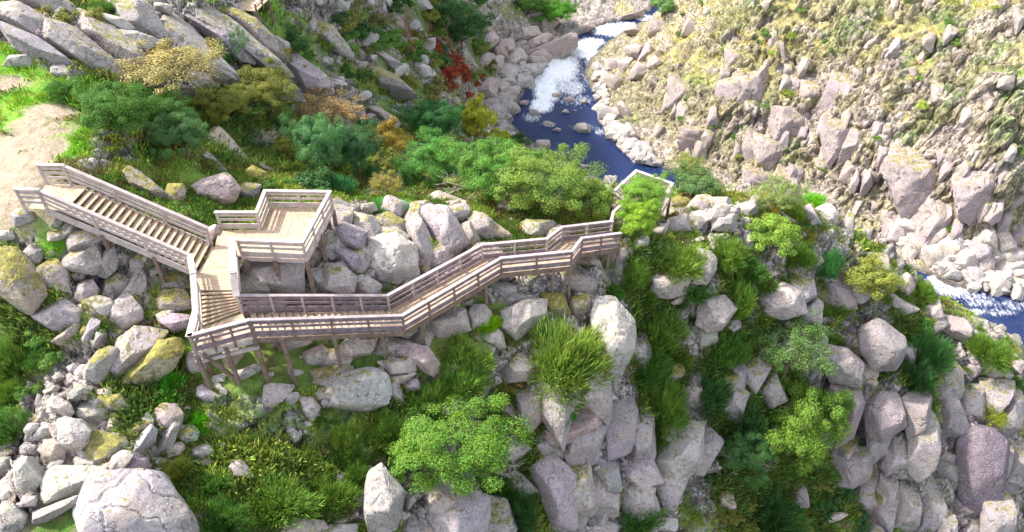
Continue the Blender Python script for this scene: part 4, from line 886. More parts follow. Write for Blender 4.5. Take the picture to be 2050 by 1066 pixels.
 (Cc((-60,90),(200,200),(330,290),(420,360),(300,350),(160,300),(-40,180)), 'long dark-speckled slab sloping down to the right above the meadow', (.72,.7,.8), .15, dict(thick=.6)),
 (Cc((400,345),(480,330),(580,330),(575,385),(410,395)), 'blue-grey wet rock face with black streaks by the trees', BL, .0),
 (Cc((-60,300),(180,295),(230,350),(200,375),(0,350),(-60,345)), 'flat white rock at the edge of the meadow, left', W_, .0),
 (Cc((230,350),(340,350),(395,400),(330,420),(240,385)), 'flat grey rock at the edge of the meadow, right of the flat white one', (1.,.98,1.02), .0),
 (Cc((430,40),(620,90),(720,120),(700,160),(560,130),(440,80)), 'smooth pale slab tip in the middle of the upper left rocks', W_, .1, dict(thick=.7)),
 (Cc((500,170),(560,155),(720,170),(850,215),(780,260),(640,250)), 'speckled slab under the smooth pale slab tip', GY, .15, dict(thick=.7)),
 (Cc((640,0),(720,20),(900,150),(1010,220),(960,240),(840,170),(640,60)), 'long grey slab running down right from the top edge', (.85,.83,.9), .15, dict(thick=.6)),
 (Cc((910,70),(1000,60),(1200,160),(1380,330),(1390,400),(1280,310),(1100,190)), 'long lilac slab running down right beside the bright green patch', (.85,.78,.88), .15, dict(thick=.6)),
 (Cc((1330,200),(1420,200),(1560,270),(1700,380),(1850,490),(1620,490),(1500,340)), 'lowest and widest speckled slab ending above the orange bush', (.9,.85,.92), .1, dict(thick=.6)),
 (Cc((1080,310),(1200,340),(1250,420),(1150,430)), 'pale rock between the khaki bush and the olive bush', GY, .1),
 (Cc((820,10),(920,30),(900,75),(830,50)), 'small pale slab at the top edge beside the long grey slab', W_, .2),
 (Cc((1090,690),(1170,675),(1240,750),(1320,850),(1290,885),(1180,800),(1080,780)), 'leaning pinkish slab right of the dark oaks', PK, .3),
 (Cc((1060,830),(1110,810),(1200,900),(1190,930),(1120,900)), 'thin grey slab at the foot of the leaning pinkish slab', GY, .4),
 (Cc((1330,835),(1450,900),(1460,960),(1320,890)), 'grey rock behind the golden moss-covered rock', GY, .3),
 (Cc((1450,180),(1560,240),(1540,290),(1470,260)), 'small white rock beside dark bushes above the widest slab', W_, .1),
 (D((130,180),(180,180),(330,275),(325,310),(200,240)), 'pale slab on the green left hillside, upper one', (.9,.85,.88), .2, dict(thick=.6)),
 (D((100,400),(200,440),(330,520),(280,545),(150,470)), 'brown slab on the left hillside beside the orange bush', (.85,.75,.75), .2, dict(thick=.6)),
 (D((360,0),(440,0),(465,35),(400,45)), 'pale rock at the top edge on the left hillside', W_, .1),
 (D((460,160),(500,165),(540,230),(500,220)), 'small grey rock on the hillside below dark shrubs', GY, .1),
 # river bed and banks
 (D((930,530),(945,518),(985,528),(980,547),(940,548)), 'white boulder in the blue river, smaller of the middle two', W_, .0, dict(z=-29.9,lift=.0)),
 (D((1065,550),(1080,530),(1110,528),(1140,550),(1130,578),(1085,578)), 'largest white boulder standing in the blue river', W_, .0, dict(z=-29.9,lift=.0)),
 (D((872,484),(885,468),(905,470),(915,485),(905,498),(880,498)), 'white boulder at the foot of the rapids', W_, .0, dict(z=-29.9,lift=.0)),
 (D((1010,480),(1028,466),(1046,480),(1030,490)), 'small white boulder in the blue river right of the rapids', W_, .0, dict(z=-29.9,lift=.0)),
 (D((885,625),(910,600),(955,600),(965,628),(920,640)), 'white rock by the river edge above the treetops', W_, .0, dict(z=-29.9,lift=.0)),
 (D((972,558),(990,546),(1014,552),(1000,566)), 'flat stone beside the smaller white boulder in the river', GY, .0, dict(z=-29.9,lift=.0)),
 (D((1085,700),(1120,705),(1125,720),(1095,718)), 'small pale rock at the near river edge, above the treetops', W_, .0, dict(z=-29.9,lift=.0)),
 (D((830,430),(870,430),(865,455),(835,450)), 'pale rock at the left edge of the rapids pool', PK, .0, dict(z=-29.9,lift=.0)),
 (D((1090,430),(1120,425),(1122,442),(1095,445)), 'small pale stone right of the foaming rapids', PK, .0, dict(z=-29.9,lift=.0)),
 (D((1020,420),(1060,412),(1068,432),(1030,438)), 'flat white stone in the foam of the rapids', W_, .0, dict(z=-29.9,lift=.0)),
 (D((970,400),(1010,395),(1010,415),(975,415)), 'white stone within the white water', W_, .0, dict(z=-29.9,lift=.0)),
 (D((1135,470),(1160,445),(1195,460),(1200,490),(1170,500)), 'pale boulder on the right river bank beside the pool', W_, .0),
 (D((1205,560),(1220,545),(1242,565),(1235,585),(1210,585)), 'grey boulder on the right river bank, above the dark block', GY, .0),
 (D((1240,580),(1275,540),(1300,580),(1270,610)), 'dark pink block at the right river bank', (.9,.76,.8), .0),
 (D((1258,630),(1290,600),(1330,575),(1335,610),(1310,640)), 'lilac slanted block at the right river bank near the lookout', (.95,.85,.92), .0),
 (D((1320,640),(1345,600),(1392,610),(1385,660),(1345,668)), 'second lilac block at the right bank, closer to the lookout', (.92,.85,.9), .0),
 (D((1345,668),(1385,660),(1400,690),(1360,700)), 'small grey block at the right bank just above the lookout', GY, .0),
 (D((1212,600),(1240,590),(1247,605),(1220,610)), 'small white stone at the water line under the right bank', W_, .0),
 (D((840,270),(850,230),(1060,140),(1072,200),(1000,250),(900,285)), 'big flat slab on the left river bank by the rapids', PK, .05, dict(thick=.6)),
 (D((700,210),(760,190),(782,245),(735,260)), 'purple-pink block on the left river bank upstream', (.95,.82,.86), .0),
 (D((1070,130),(1130,90),(1160,110),(1100,150)), 'pale slab at the bend where the river enters', PK, .1, dict(thick=.6)),
 (D((1170,105),(1260,70),(1390,35),(1400,50),(1300,85),(1200,115)), 'long slab bank at the far top of the river', PK, .0, dict(thick=.6)),
 (D((905,75),(950,70),(960,130),(915,140)), 'rounded tan rock above the left bank upstream', TN, .2),
 (E((1100,850),(1180,862),(1150,930),(1090,915)), 'white ribbed slab on the far bank, leftmost above the lower river', (1.15,1.1,1.1), .0),
 (E((1185,890),(1262,905),(1240,985),(1172,960)), 'cream block on the far bank, second from the left above the lower river', (1.12,1.1,1.), .0),
 (E((1262,920),(1330,920),(1325,1000),(1250,1005)), 'cream block on the far bank, middle of the row', (1.1,1.07,1.), .0),
 (E((1332,930),(1408,940),(1400,1010),(1330,1008)), 'greenish white block on the far bank, right of the middle', (1.08,1.1,.95), .1),
 (E((1410,925),(1480,910),(1492,985),(1420,1000)), 'lilac-shaded tall block on the far bank row', (1.,.95,1.05), .0),
 (E((1500,940),(1580,930),(1592,1005),(1510,1015)), 'broad cream block at the right end of the far bank row', (1.1,1.07,.98), .0),
 (E((1290,1010),(1350,1000),(1365,1040),(1300,1050)), 'pale boulder at the water line of the lower river', W_, .0),
 (E((1400,1015),(1470,1005),(1480,1040),(1410,1050)), 'flat pale boulder at the lower river water line, further right', W_, .0),
]
NROCK = 0
for r in ROCKS:
    kw = r[4] if len(r) > 4 else {}
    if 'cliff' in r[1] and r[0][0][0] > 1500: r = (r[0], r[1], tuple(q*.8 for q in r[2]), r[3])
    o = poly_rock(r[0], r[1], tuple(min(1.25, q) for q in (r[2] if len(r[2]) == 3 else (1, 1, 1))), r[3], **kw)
    NROCK += o is not None
# ---- jointed bedrock: faces of the cliffs, broken into blocks along their joints
def in_poly(P):
    def f(px, py, rr):
        c = False
        for (x1, y1), (x2, y2) in zip(P, P[1:]+P[:1]):
            if (y1 > py) != (y2 > py) and px < (x2-x1)*(py-y1)/(y2-y1)+x1: c = not c
        return c
    return f
def clip(poly, n, h):
    out = []
    for a, b in zip(poly, poly[1:]+poly[:1]):
        fa, fb = a@n-h, b@n-h
        if fa <= 0: out.append(a)
        if fa*fb < 0: out.append(a+(b-a)*fa/(fa-fb))
    return out
def cliff(name, region, cw, ch, ang, seed, keep=1., tint=(1, 1, 1), moss=.1, lift=.15, thick=.9, subd=None, gap=1.04, tilt=(8, 30), zmin=-29.4, jit=.42, rough=.04):
    rr = np.random.default_rng(seed); xs = [p[0] for p in region]; ys = [p[1] for p in region]; inside = in_poly(region)
    ca, sa = math.cos(math.radians(ang)), math.sin(math.radians(ang)); cx, cy = (min(xs)+max(xs))/2, (min(ys)+max(ys))/2
    R = math.hypot(max(xs)-min(xs), max(ys)-min(ys))/2; pts = {}
    nx, ny = int(R/cw)+2, int(R/ch)+2
    for i in range(-nx, nx+1):
        for j in range(-ny, ny+1): pts[i, j] = np.array([(i+rr.uniform(-jit, jit)+.5*(j % 2)), (j+rr.uniform(-jit, jit))])
    Vs, Fs, k = [], [], 0
    for (i, j), p0 in pts.items():
        u = p0[0]*cw; v = p0[1]*ch; X_, Y_ = cx+u*ca-v*sa, cy+u*sa+v*ca
        if not inside(X_, Y_, rr) or rr.random() > keep: continue
        poly = [p0+np.array(d, float) for d in ((-1, -1), (1, -1), (1, 1), (-1, 1))]
        for di in range(-2, 3):
            for dj in range(-2, 3):
                q = pts.get((i+di, j+dj))
                if q is None or (di == 0 and dj == 0): continue
                n = q-p0; poly = clip(poly, n, (q@q-p0@p0)/2)
        if len(poly) < 3: continue
        pl = [(cx+a[0]*cw*ca-a[1]*ch*sa, cy+a[0]*cw*sa+a[1]*ch*ca) for a in poly]
        g = rock_geo(pl, gap, lift*rr.uniform(-.5, 1.8), thick, 60, int(rr.integers(1, 9000)), rough, tilt=tilt, subd=subd, cuts=4)
        if g is None or g[2][2] < zmin: continue
        V, f, O = g; Vs.append(V+O); Fs.append(f+k); k += len(V)
    if not Vs: return
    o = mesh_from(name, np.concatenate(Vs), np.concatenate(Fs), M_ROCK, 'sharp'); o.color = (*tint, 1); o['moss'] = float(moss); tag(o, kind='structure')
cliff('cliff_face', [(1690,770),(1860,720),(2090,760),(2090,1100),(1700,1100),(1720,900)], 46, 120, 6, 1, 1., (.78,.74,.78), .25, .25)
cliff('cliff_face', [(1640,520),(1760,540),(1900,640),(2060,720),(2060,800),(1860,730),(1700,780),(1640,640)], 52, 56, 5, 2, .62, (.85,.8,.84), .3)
cliff('cliff_face', [(1040,740),(1260,700),(1420,840),(1420,1090),(1040,1090)], 62, 95, -4, 3, .8, (.95,.88,.9), .15)
cliff('cliff_face', [(1400,540),(1520,520),(1650,560),(1640,720),(1560,800),(1470,860),(1400,700)], 48, 62, 8, 4, .45, (.92,.86,.9), .3)
cliff('cliff_face', [(700,880),(1040,900),(1040,1090),(700,1090)], 70, 70, -10, 5, .45, (.95,.9,.9), .3)
cliff('bedrock', [(480,560),(640,570),(760,640),(900,650),(1060,640),(1060,780),(880,760),(600,830),(560,700)], 66, 40, -8, 6, .42, (1.,.93,.9), .3)
cliff('bedrock', [(640,400),(960,390),(1120,440),(1200,470),(1000,500),(780,590),(640,580)], 56, 50, 25, 7, .75, (.95,.88,.88), .3)
cliff('bedrock', [(1240,420),(1440,395),(1520,440),(1400,470),(1250,500)], 52, 30, -18, 8, .75, (1.,.93,.92), .3)
cliff('slabs', [(-30,0),(430,0),(640,180),(700,230),(560,180),(420,130),(230,150),(100,125),(-30,110)], 190, 46, 33, 9, .8, (.8,.78,.82), .35, .05, .7, jit=.62)
cliff('slabs', [(380,0),(620,10),(800,180),(840,260),(700,220)], 120, 34, 36, 10, .35, (.85,.82,.85), .5, .2, .7)
FAR_ = [(1215,200),(1290,60),(1420,0),(2060,0),(2060,520),(1700,480),(1560,370),(1380,350),(1290,290)]
FACE_ = [(1340,130),(1480,110),(1700,170),(1820,300),(1980,380),(1990,470),(1700,440),(1500,340),(1330,260)]
cliff('crags', FACE_, 62, 120, 9, 21, .8, (.86,.75,.78), .3, -.12, .34, 5, 1.3, tilt=(45, 70), jit=.55, rough=.11)
cliff('crags', FACE_, 26, 62, 12, 22, .22, (.92,.82,.80), .3, -.15, .4, 4, 1.3, tilt=(40, 65), jit=.8, rough=.09)
cliff('crags', FAR_, 15, 34, 12, 11, .12, (.85,.78,.76), .3, -.4, 1., 4, 1.25, jit=.9)
cliff('crags', [(1380,200),(1700,240),(2060,330),(2060,520),(1700,480),(1560,370),(1380,350)], 14, 52, 8, 13, .24, (.85,.75,.82), .2, -.4, 1., 4, 1.2, jit=.8)
cliff('river_bank_rock', [(1750,450),(2060,470),(2060,580),(1960,560),(1840,530)], 40, 50, 8, 14, .9, (1.12,1.07,1.0), .05, .2, .8, 4)
cliff('river_bank_rock', [(985,60),(1140,30),(1160,70),(1050,150),(1030,210),(1010,250),(1060,290),(980,270),(960,160)], 50, 26, -28, 15, .85, (1.1,.98,.96), .0, .15, .7, 4)
cliff('river_bank_rock', [(1200,100),(1300,40),(1330,90),(1260,200),(1290,300),(1330,350),(1290,335),(1225,270),(1200,190)], 36, 28, 30, 17, .75, (.95,.85,.83), .05, .1, .9, 4, jit=.6)
cliff('river_bank_rock', [(1150,0),(1310,0),(1300,30),(1170,60)], 60, 18, -12, 16, .85, (1.02,.92,.92), .1, .15, .7, 4)

# -- unnamed stones of the rubble and the banks: a pool of shapes, each stone its own object
def generic(seed, sub=4, raw=False):
    rr = np.random.default_rng(seed); pl = []; hs = []
    for i in range(11):
        v = unit(rr.normal(0, 1, 3)); pl.append(v); hs.append(rr.uniform(.62, .95))
    for s in (-1, 1):
        for ax in range(3): v = np.zeros(3); v[ax] = s; pl.append(unit(v+rr.normal(0, .15, 3))); hs.append(rr.uniform(.8, 1.))
    V, f = solid(pl, hs, np.eye(3), sub, 22, seed, .07)
    if raw: return V, f
    return mesh_from('stone', V, f, M_ROCK, 'sharp', link=False)
POOL = [generic(100+i) for i in range(16)]
LOWPOOL = [generic(150+i, 3, True) for i in range(8)]
STUFFSTONES = []
def flush_stones():
    Vs, Fs, k = [], [], 0
    for o, lo_ in STUFFSTONES:
        V, f, loc, scl, rot, cc = o; Vr = np.array(rot@(V*scl).T).T+loc; Vs.append(Vr); Fs.append(f+k); k += len(V)
    tag(mesh_from('loose_stones', np.concatenate(Vs), np.concatenate(Fs), M_ROCK, 'sharp'), kind='stuff')
def scatter(n, px0, py0, px1, py1, s0, s1, label, group, tints, seed, cond=None, moss=.15, cat='stone', sz=None, stuff=False):
    rr = np.random.default_rng(seed); k = 0; tries = 0
    while k < n and tries < n*12:
        tries += 1; px, py = rr.uniform(px0, px1), rr.uniform(py0, py1)
        if cond and not cond(px, py, rr): continue
        g, nr = cast(px, py)
        if g is None: continue
        if sz is not None and g[2] > sz: continue
        size = rr.uniform(s0, s1)**1.0*(1 if rr.random() < .75 else 1.5)
        if stuff:
            from mathutils import Euler
            V, f = LOWPOOL[rr.integers(8)]; R_ = np.array(Euler((rr.normal(0, .3), rr.normal(0, .3), rr.uniform(0, 6.3))).to_matrix())
            STUFFSTONES.append(((V, f, g+np.array([0, 0, size*.15]), np.array([size*rr.uniform(.8, 1.35), size*rr.uniform(.7, 1.1), size*rr.uniform(.5, .85)]), R_, None), 0)); k += 1; continue
        o = link_obj('stone', POOL[rr.integers(16)]); o.location = g+np.array([0, 0, size*.15])
        o.scale = (size*rr.uniform(.8, 1.35), size*rr.uniform(.7, 1.1), size*rr.uniform(.5, .85)); o.rotation_euler = (rr.normal(0, .3), rr.normal(0, .3), rr.uniform(0, 6.3))
        o.color = (*tints[rr.integers(len(tints))], 1); o['moss'] = float(moss*rr.uniform(.3, 2)); tag(o, label, cat, group); k += 1
def in_poly(P):
    def f(px, py, rr):
        c = False
        for (x1, y1), (x2, y2) in zip(P, P[1:]+P[:1]):
            if (y1 > py) != (y2 > py) and px < (x2-x1)*(py-y1)/(y2-y1)+x1: c = not c
        return c
    return f
scatter(110, 0, 720, 420, 1066, .14, .36, 'small pale stone filling gaps in the lower left rubble chute', 'small stones in the lower left rubble', [W_, W_, PK, GY, TN], 5, in_poly([(120,700),(190,720),(250,780),(400,820),(450,900),(360,980),(100,960),(0,1066),(0,860),(60,820)]))
scatter(55, 0, 440, 400, 720, .12, .34, 'small grey stone among the boulders under the upper stairs', 'small stones under the upper stairs', [W_, GY, TN], 6, in_poly([(80,450),(200,450),(390,560),(380,690),(250,740),(100,690),(20,560)]), .5)
scatter(34, 600, 420, 1060, 590, .12, .35, 'small stone lodged between boulders behind the long boardwalk', 'small stones behind the long boardwalk', [W_, GY, PK], 7, None, .3)
scatter(34, 560, 560, 1050, 780, .1, .3, 'small stone on the ground beneath the long boardwalk', 'small stones beneath the long boardwalk', [W_, GY, PK, TN], 8, None, .2)
scatter(30, 400, 700, 760, 960, .08, .24, 'small stone lying in the grass below the landing', 'small stones in the lower grass', [W_, GY, PK], 9, None, .1, stuff=True)
scatter(38, 1240, 400, 1560, 520, .14, .4, 'small blocky stone of the ridge right of the round trees', 'small stones on the ridge', [W_, PK, GY], 10, None, .2)
scatter(190, 980, 60, 1090, 300, .35, .9, 'small pale rock on the left river bank', 'rocks along the left river bank', [W_, PK, GY, W_], 11, in_poly([(1140,90),(1160,100),(1060,160),(1030,200),(1010,260),(1060,300),(990,280),(980,200),(1000,130)]), .0, stuff=True)
scatter(150, 1170, 120, 1320, 345, .35, .9, 'small pale rock on the right river bank', 'rocks along the right river bank', [W_, PK, GY], 12, in_poly([(1185,130),(1210,140),(1215,230),(1320,330),(1270,320),(1215,265),(1195,190)]), .0, stuff=True)
scatter(150, 1740, 450, 2050, 600, .35, .8, 'small cream rock on the far bank of the lower river', 'rocks along the lower river', [W_, (1.12,1.08,.98), W_], 13, in_poly([(1760,450),(2050,500),(2050,590),(1950,575),(1850,530)]), .0, stuff=True)
scatter(16, 1040, 130, 1230, 330, .3, .7, 'small white stone breaking the surface of the upper river', 'stones in the upper river', [W_, PK], 14, in_poly([(1090,150),(1150,180),(1200,250),(1180,320),(1090,280),(1050,210)]), .0, stuff=True)
scatter(80, 600, 0, 1000, 260, .3, .8, 'grey rock showing through the shrubs of the left hillside', 'rocks on the left hillside', [GY, PK, W_], 15, in_poly([(600,0),(980,0),(990,120),(940,180),(800,160),(700,220),(620,190)]), .5, stuff=True)
scatter(25, 1240, 560, 2040, 1060, .3, .9, 'grey rock jutting from the right cliff between broom bushes', 'rocks on the right cliff', [GY, PK, (.85,.78,.86)], 16, in_poly([(1270,560),(1550,480),(1800,560),(2050,720),(2050,1060),(1250,1060)]), .35)
# ------------------------------------------------------------------ foliage shapes (unit sized, shared)
def quads(centers, a, b):
    n = len(centers); V = np.empty((n, 4, 3)); V[:, 0] = centers-a; V[:, 1] = centers+b; V[:, 2] = centers+a; V[:, 3] = centers-b
    return V.reshape(-1, 3), np.arange(n*4).reshape(n, 4)
def crown_mesh(seed, clumps, leaves, size, spread=.2, hole=.0, name='crown', link=False, flat=.8):
    r = np.random.default_rng(seed); d = r.normal(0, 1, (clumps, 3)); d /= np.linalg.norm(d, axis=1)[:, None]
    d[:, 2] = np.where(d[:, 2] < -.35, -d[:, 2]*.6, d[:, 2])
    rad = r.uniform(.4, .95, clumps)*(1+.3*np.sin(d[:, 0]*3+seed)*np.cos(d[:, 1]*4+seed*2)); c = d*rad[:, None]*[1, 1, flat]
    k = r.integers(0, clumps, leaves); sp = spread*r.uniform(.6, 1.35, clumps)
    off = r.normal(0, 1, (leaves, 3)); off /= np.linalg.norm(off, axis=1)[:, None]; off *= (r.random(leaves)**.45)[:, None]
    P = c[k]+off*sp[k][:, None]*[1, 1, .8]
    nrm = unit_rows(off*.9+d[k]*.5+r.normal(0, .55, (leaves, 3))+[0, 0, .25])
    t = unit_rows(np.cross(nrm, r.normal(0, 1, (leaves, 3)))); bb = np.cross(nrm, t)
    sz = size*r.uniform(.6, 1.3, leaves)[:, None]
    V, Fc = quads(P, t*sz, bb*sz*.6); return mesh_from(name, V, Fc, M_LEAF, False, link=False)
def unit_rows(a): return a/np.maximum(np.linalg.norm(a, axis=1), 1e-9)[:, None]
def broom_mesh(seed, shoots=460, per=22, w=.0085):
    r = np.random.default_rng(seed); az = r.uniform(0, 2*np.pi, shoots); el = np.arccos(r.uniform(.12, 1, shoots))
    d = np.stack([np.sin(el)*np.cos(az), np.sin(el)*np.sin(az), np.cos(el)], 1)
    lump = 1+.2*np.sin(az*3+seed)+.12*np.sin(az*7+seed*2)
    k = r.integers(0, shoots, shoots*per); n = len(k)
    f = r.uniform(.30, 1., n)*lump[k]*.82; base = d[k]*[1, 1, .95]*f[:, None]+r.normal(0, .045, (n, 3))
    dr = unit_rows(d[k]*.8+[0, 0, .55]+r.normal(0, .25, (n, 3))); L = r.uniform(.10, .24, n)
    sd = unit_rows(np.cross(dr, r.normal(0, 1, (n, 3))))
    V = np.empty((n, 4, 3)); V[:, 0] = base-dr*L[:, None]*.3; V[:, 1] = base+dr*L[:, None]*.3+sd*w; V[:, 2] = base+dr*L[:, None]; V[:, 3] = base+dr*L[:, None]*.3-sd*w
    V[:, :, 2] = np.maximum(V[:, :, 2], -.15)
    return mesh_from('foliage', V.reshape(-1, 3), np.arange(n*4).reshape(n, 4), M_LEAF, False, link=False)
def tubes(segs, sides=5):
    """segs: (a, b, ra, rb)"""
    V, Fc = [], []
    for a, b, ra, rb in segs:
        a, b = np.array(a, float), np.array(b, float); d = unit(b-a+1e-9); s1 = unit(np.cross(d, [.3, .9, .2])); s2 = np.cross(d, s1); n = len(V)
        for P, rr in ((a, ra), (b, rb)):
            for i in range(sides):
                t = 2*math.pi*i/sides; V.append(P+(s1*math.cos(t)+s2*math.sin(t))*rr)
        for i in range(sides): j = (i+1) % sides; Fc.append((n+i, n+j, n+sides+j, n+sides+i))
    return np.array(V), np.array(Fc)
def branches(r, p, d, L, rad, lev, segs, curl=.3, kids=3):
    q = p
    for s in range(3):
        d = unit(d+r.normal(0, curl*.5, 3)); e = q+d*L/3; segs.append((q, e, rad*(1-.22*s), rad*(1-.22*(s+1)))); q = e
        if lev > 0 and s > 0:
            for _ in range(kids-1): branches(r, q, unit(d+r.normal(0, .6, 3)+[0, 0, .1]), L*r.uniform(.5, .75), rad*.5, lev-1, segs, curl, kids)
    if lev > 0: branches(r, q, d, L*.7, rad*.4, lev-1, segs, curl, kids)
def twig_mesh(seed, lev=3, n=7, rad=.02):
    r = np.random.default_rng(seed); segs = []
    for i in range(n):
        az = 2*math.pi*i/n+r.uniform(-.3, .3); el = r.uniform(.2, 1.); branches(r, np.array([0, 0, -.75]), unit(np.array([math.cos(az)*el, math.sin(az)*el, 1.])), .62, rad, lev, segs, .35, 3)
    V, Fc = tubes(segs, 3); return mesh_from('branches', V, Fc, M_PALEBARK, False, link=False)
CR_BIG = [crown_mesh(200+i, 150, 80000, .0145, .155) for i in range(4)]
CR_SM = [crown_mesh(220+i, 60, 22000, .027, .22) for i in range(4)]
CR_AIRY = [crown_mesh(240+i, 90, 16000, .019, .17) for i in range(3)]
BROOM = [broom_mesh(260+i) for i in range(4)]
BROOM_S = [broom_mesh(270+i, 150, 14, .016) for i in range(3)]
TWIG = [twig_mesh(280+i) for i in range(2)]
GAIN = 1.38
G1 = (.068, .145, .036); G2 = (.105, .18, .042); G3 = (.15, .225, .055); G4 = (.055, .13, .055); OL = (.13, .145, .04); KH = (.27, .24, .11); OR_ = (.25, .19, .10); YL = (.26, .28, .05); RD = (.26, .07, .04); DKG = (.045, .10, .035)
def place(cx, cy, rx, ry, drop=.8, pad=0):
    g, nr = cast(cx, min(cy+ry*drop, 1062 if cy < 1000 else 1200))
    if g is None: return None
    t = depth(g); c = toward(cx, cy, t); return g, t, c, rx*t/F, ry*t/F
def tree(label, cx, cy, rx, ry, col, kind='big', name='broadleaf_tree', cat='tree', group=None, drop=.85, airy_twigs=False, z=None):
    q = place(cx, cy, rx, ry, drop)
    if z is not None: g = at(cx, cy+ry, z); t = depth(g); q = (g, t, toward(cx, cy, t), rx*t/F, ry*t/F)
    if q is None: return
    g, t, c, sx, sy = q; c = toward(cx, cy, t-(.9 if cx > 1450 else .45)*sx); sd_ = int(cx*3+cy*7); r = np.random.default_rng(sd_)
    gz = ground(c[0], c[1]); base = np.array([c[0], c[1], min(gz, c[2]-sy*.7)])
    if gz > c[2]+sy*.2: base = g.copy()
    e = empty(name, base); tag(e, label, cat, group)
    pool = {'big': CR_BIG, 'small': CR_SM, 'airy': CR_AIRY}[kind]
    s2 = (sx+sy)/2
    o = link_obj('crown', pool[r.integers(len(pool))], e); o.location = c-base; o.scale = (sx*1.16, s2*1.1, sy*1.25); o.rotation_euler = (0, 0, r.uniform(-.5, .5)); o.color = (*[min(1, q_*GAIN) for q_ in col], 1)
    segs = []; top = c-base; foot = np.array([0, 0, -.3]); lean = r.normal(0, .12, 3)*s2; mid = foot*.4+top*.6+lean; R0 = .035*s2+.05
    segs += [(foot, foot*.7+top*.3+lean, R0*1.3, R0), (foot*.7+top*.3+lean, mid, R0, R0*.75)]
    for i in range(7):
        v = unit(r.normal(0, 1, 3)+[0, 0, .5])*[sx*.75, s2*.75, sy*.75]; m1 = mid+(top+v-mid)*.5+r.normal(0, .08, 3)*s2
        segs += [(mid, m1, R0*.55, R0*.35), (m1, top+v, R0*.35, R0*.12)]
    V, Fc = tubes(segs, 6); mesh_from('trunk', V, Fc, M_BARK, True, parent=e)
    if airy_twigs:
        b = link_obj('branches', TWIG[r.integers(2)], e); b.location = c-base; b.scale = (sx, s2, sy)
    return e
def bush(label, cx, cy, rx, ry, col, pool=None, name='broom_bush', cat='shrub', group=None, drop=.75, sq=1.):
    """a shrub standing on the ground; its foliage is one mesh"""
    g, nr = cast(cx, cy+ry*drop)
    if g is None: return
    t = depth(g); sx, sy = rx*t/F, ry*t/F; r = np.random.default_rng(int(cx*5+cy*11)); pool = pool or BROOM
    o = link_obj(name, pool[r.integers(len(pool))]); h = sy*1.35*sq if pool in (BROOM, BROOM_S) else sy*1.15
    o.location = g-Z3*(.08*sy) if pool in (BROOM, BROOM_S) else g+Z3*h*.5
    o.scale = (sx*1.22, (sx+sy)*.58, h*1.1); o.rotation_euler = (r.normal(0, .08), r.normal(0, .08), r.uniform(0, 6.3)); o.color = (*[min(1, q_*GAIN) for q_ in col], 1)
    tag(o, label, cat, group); return o

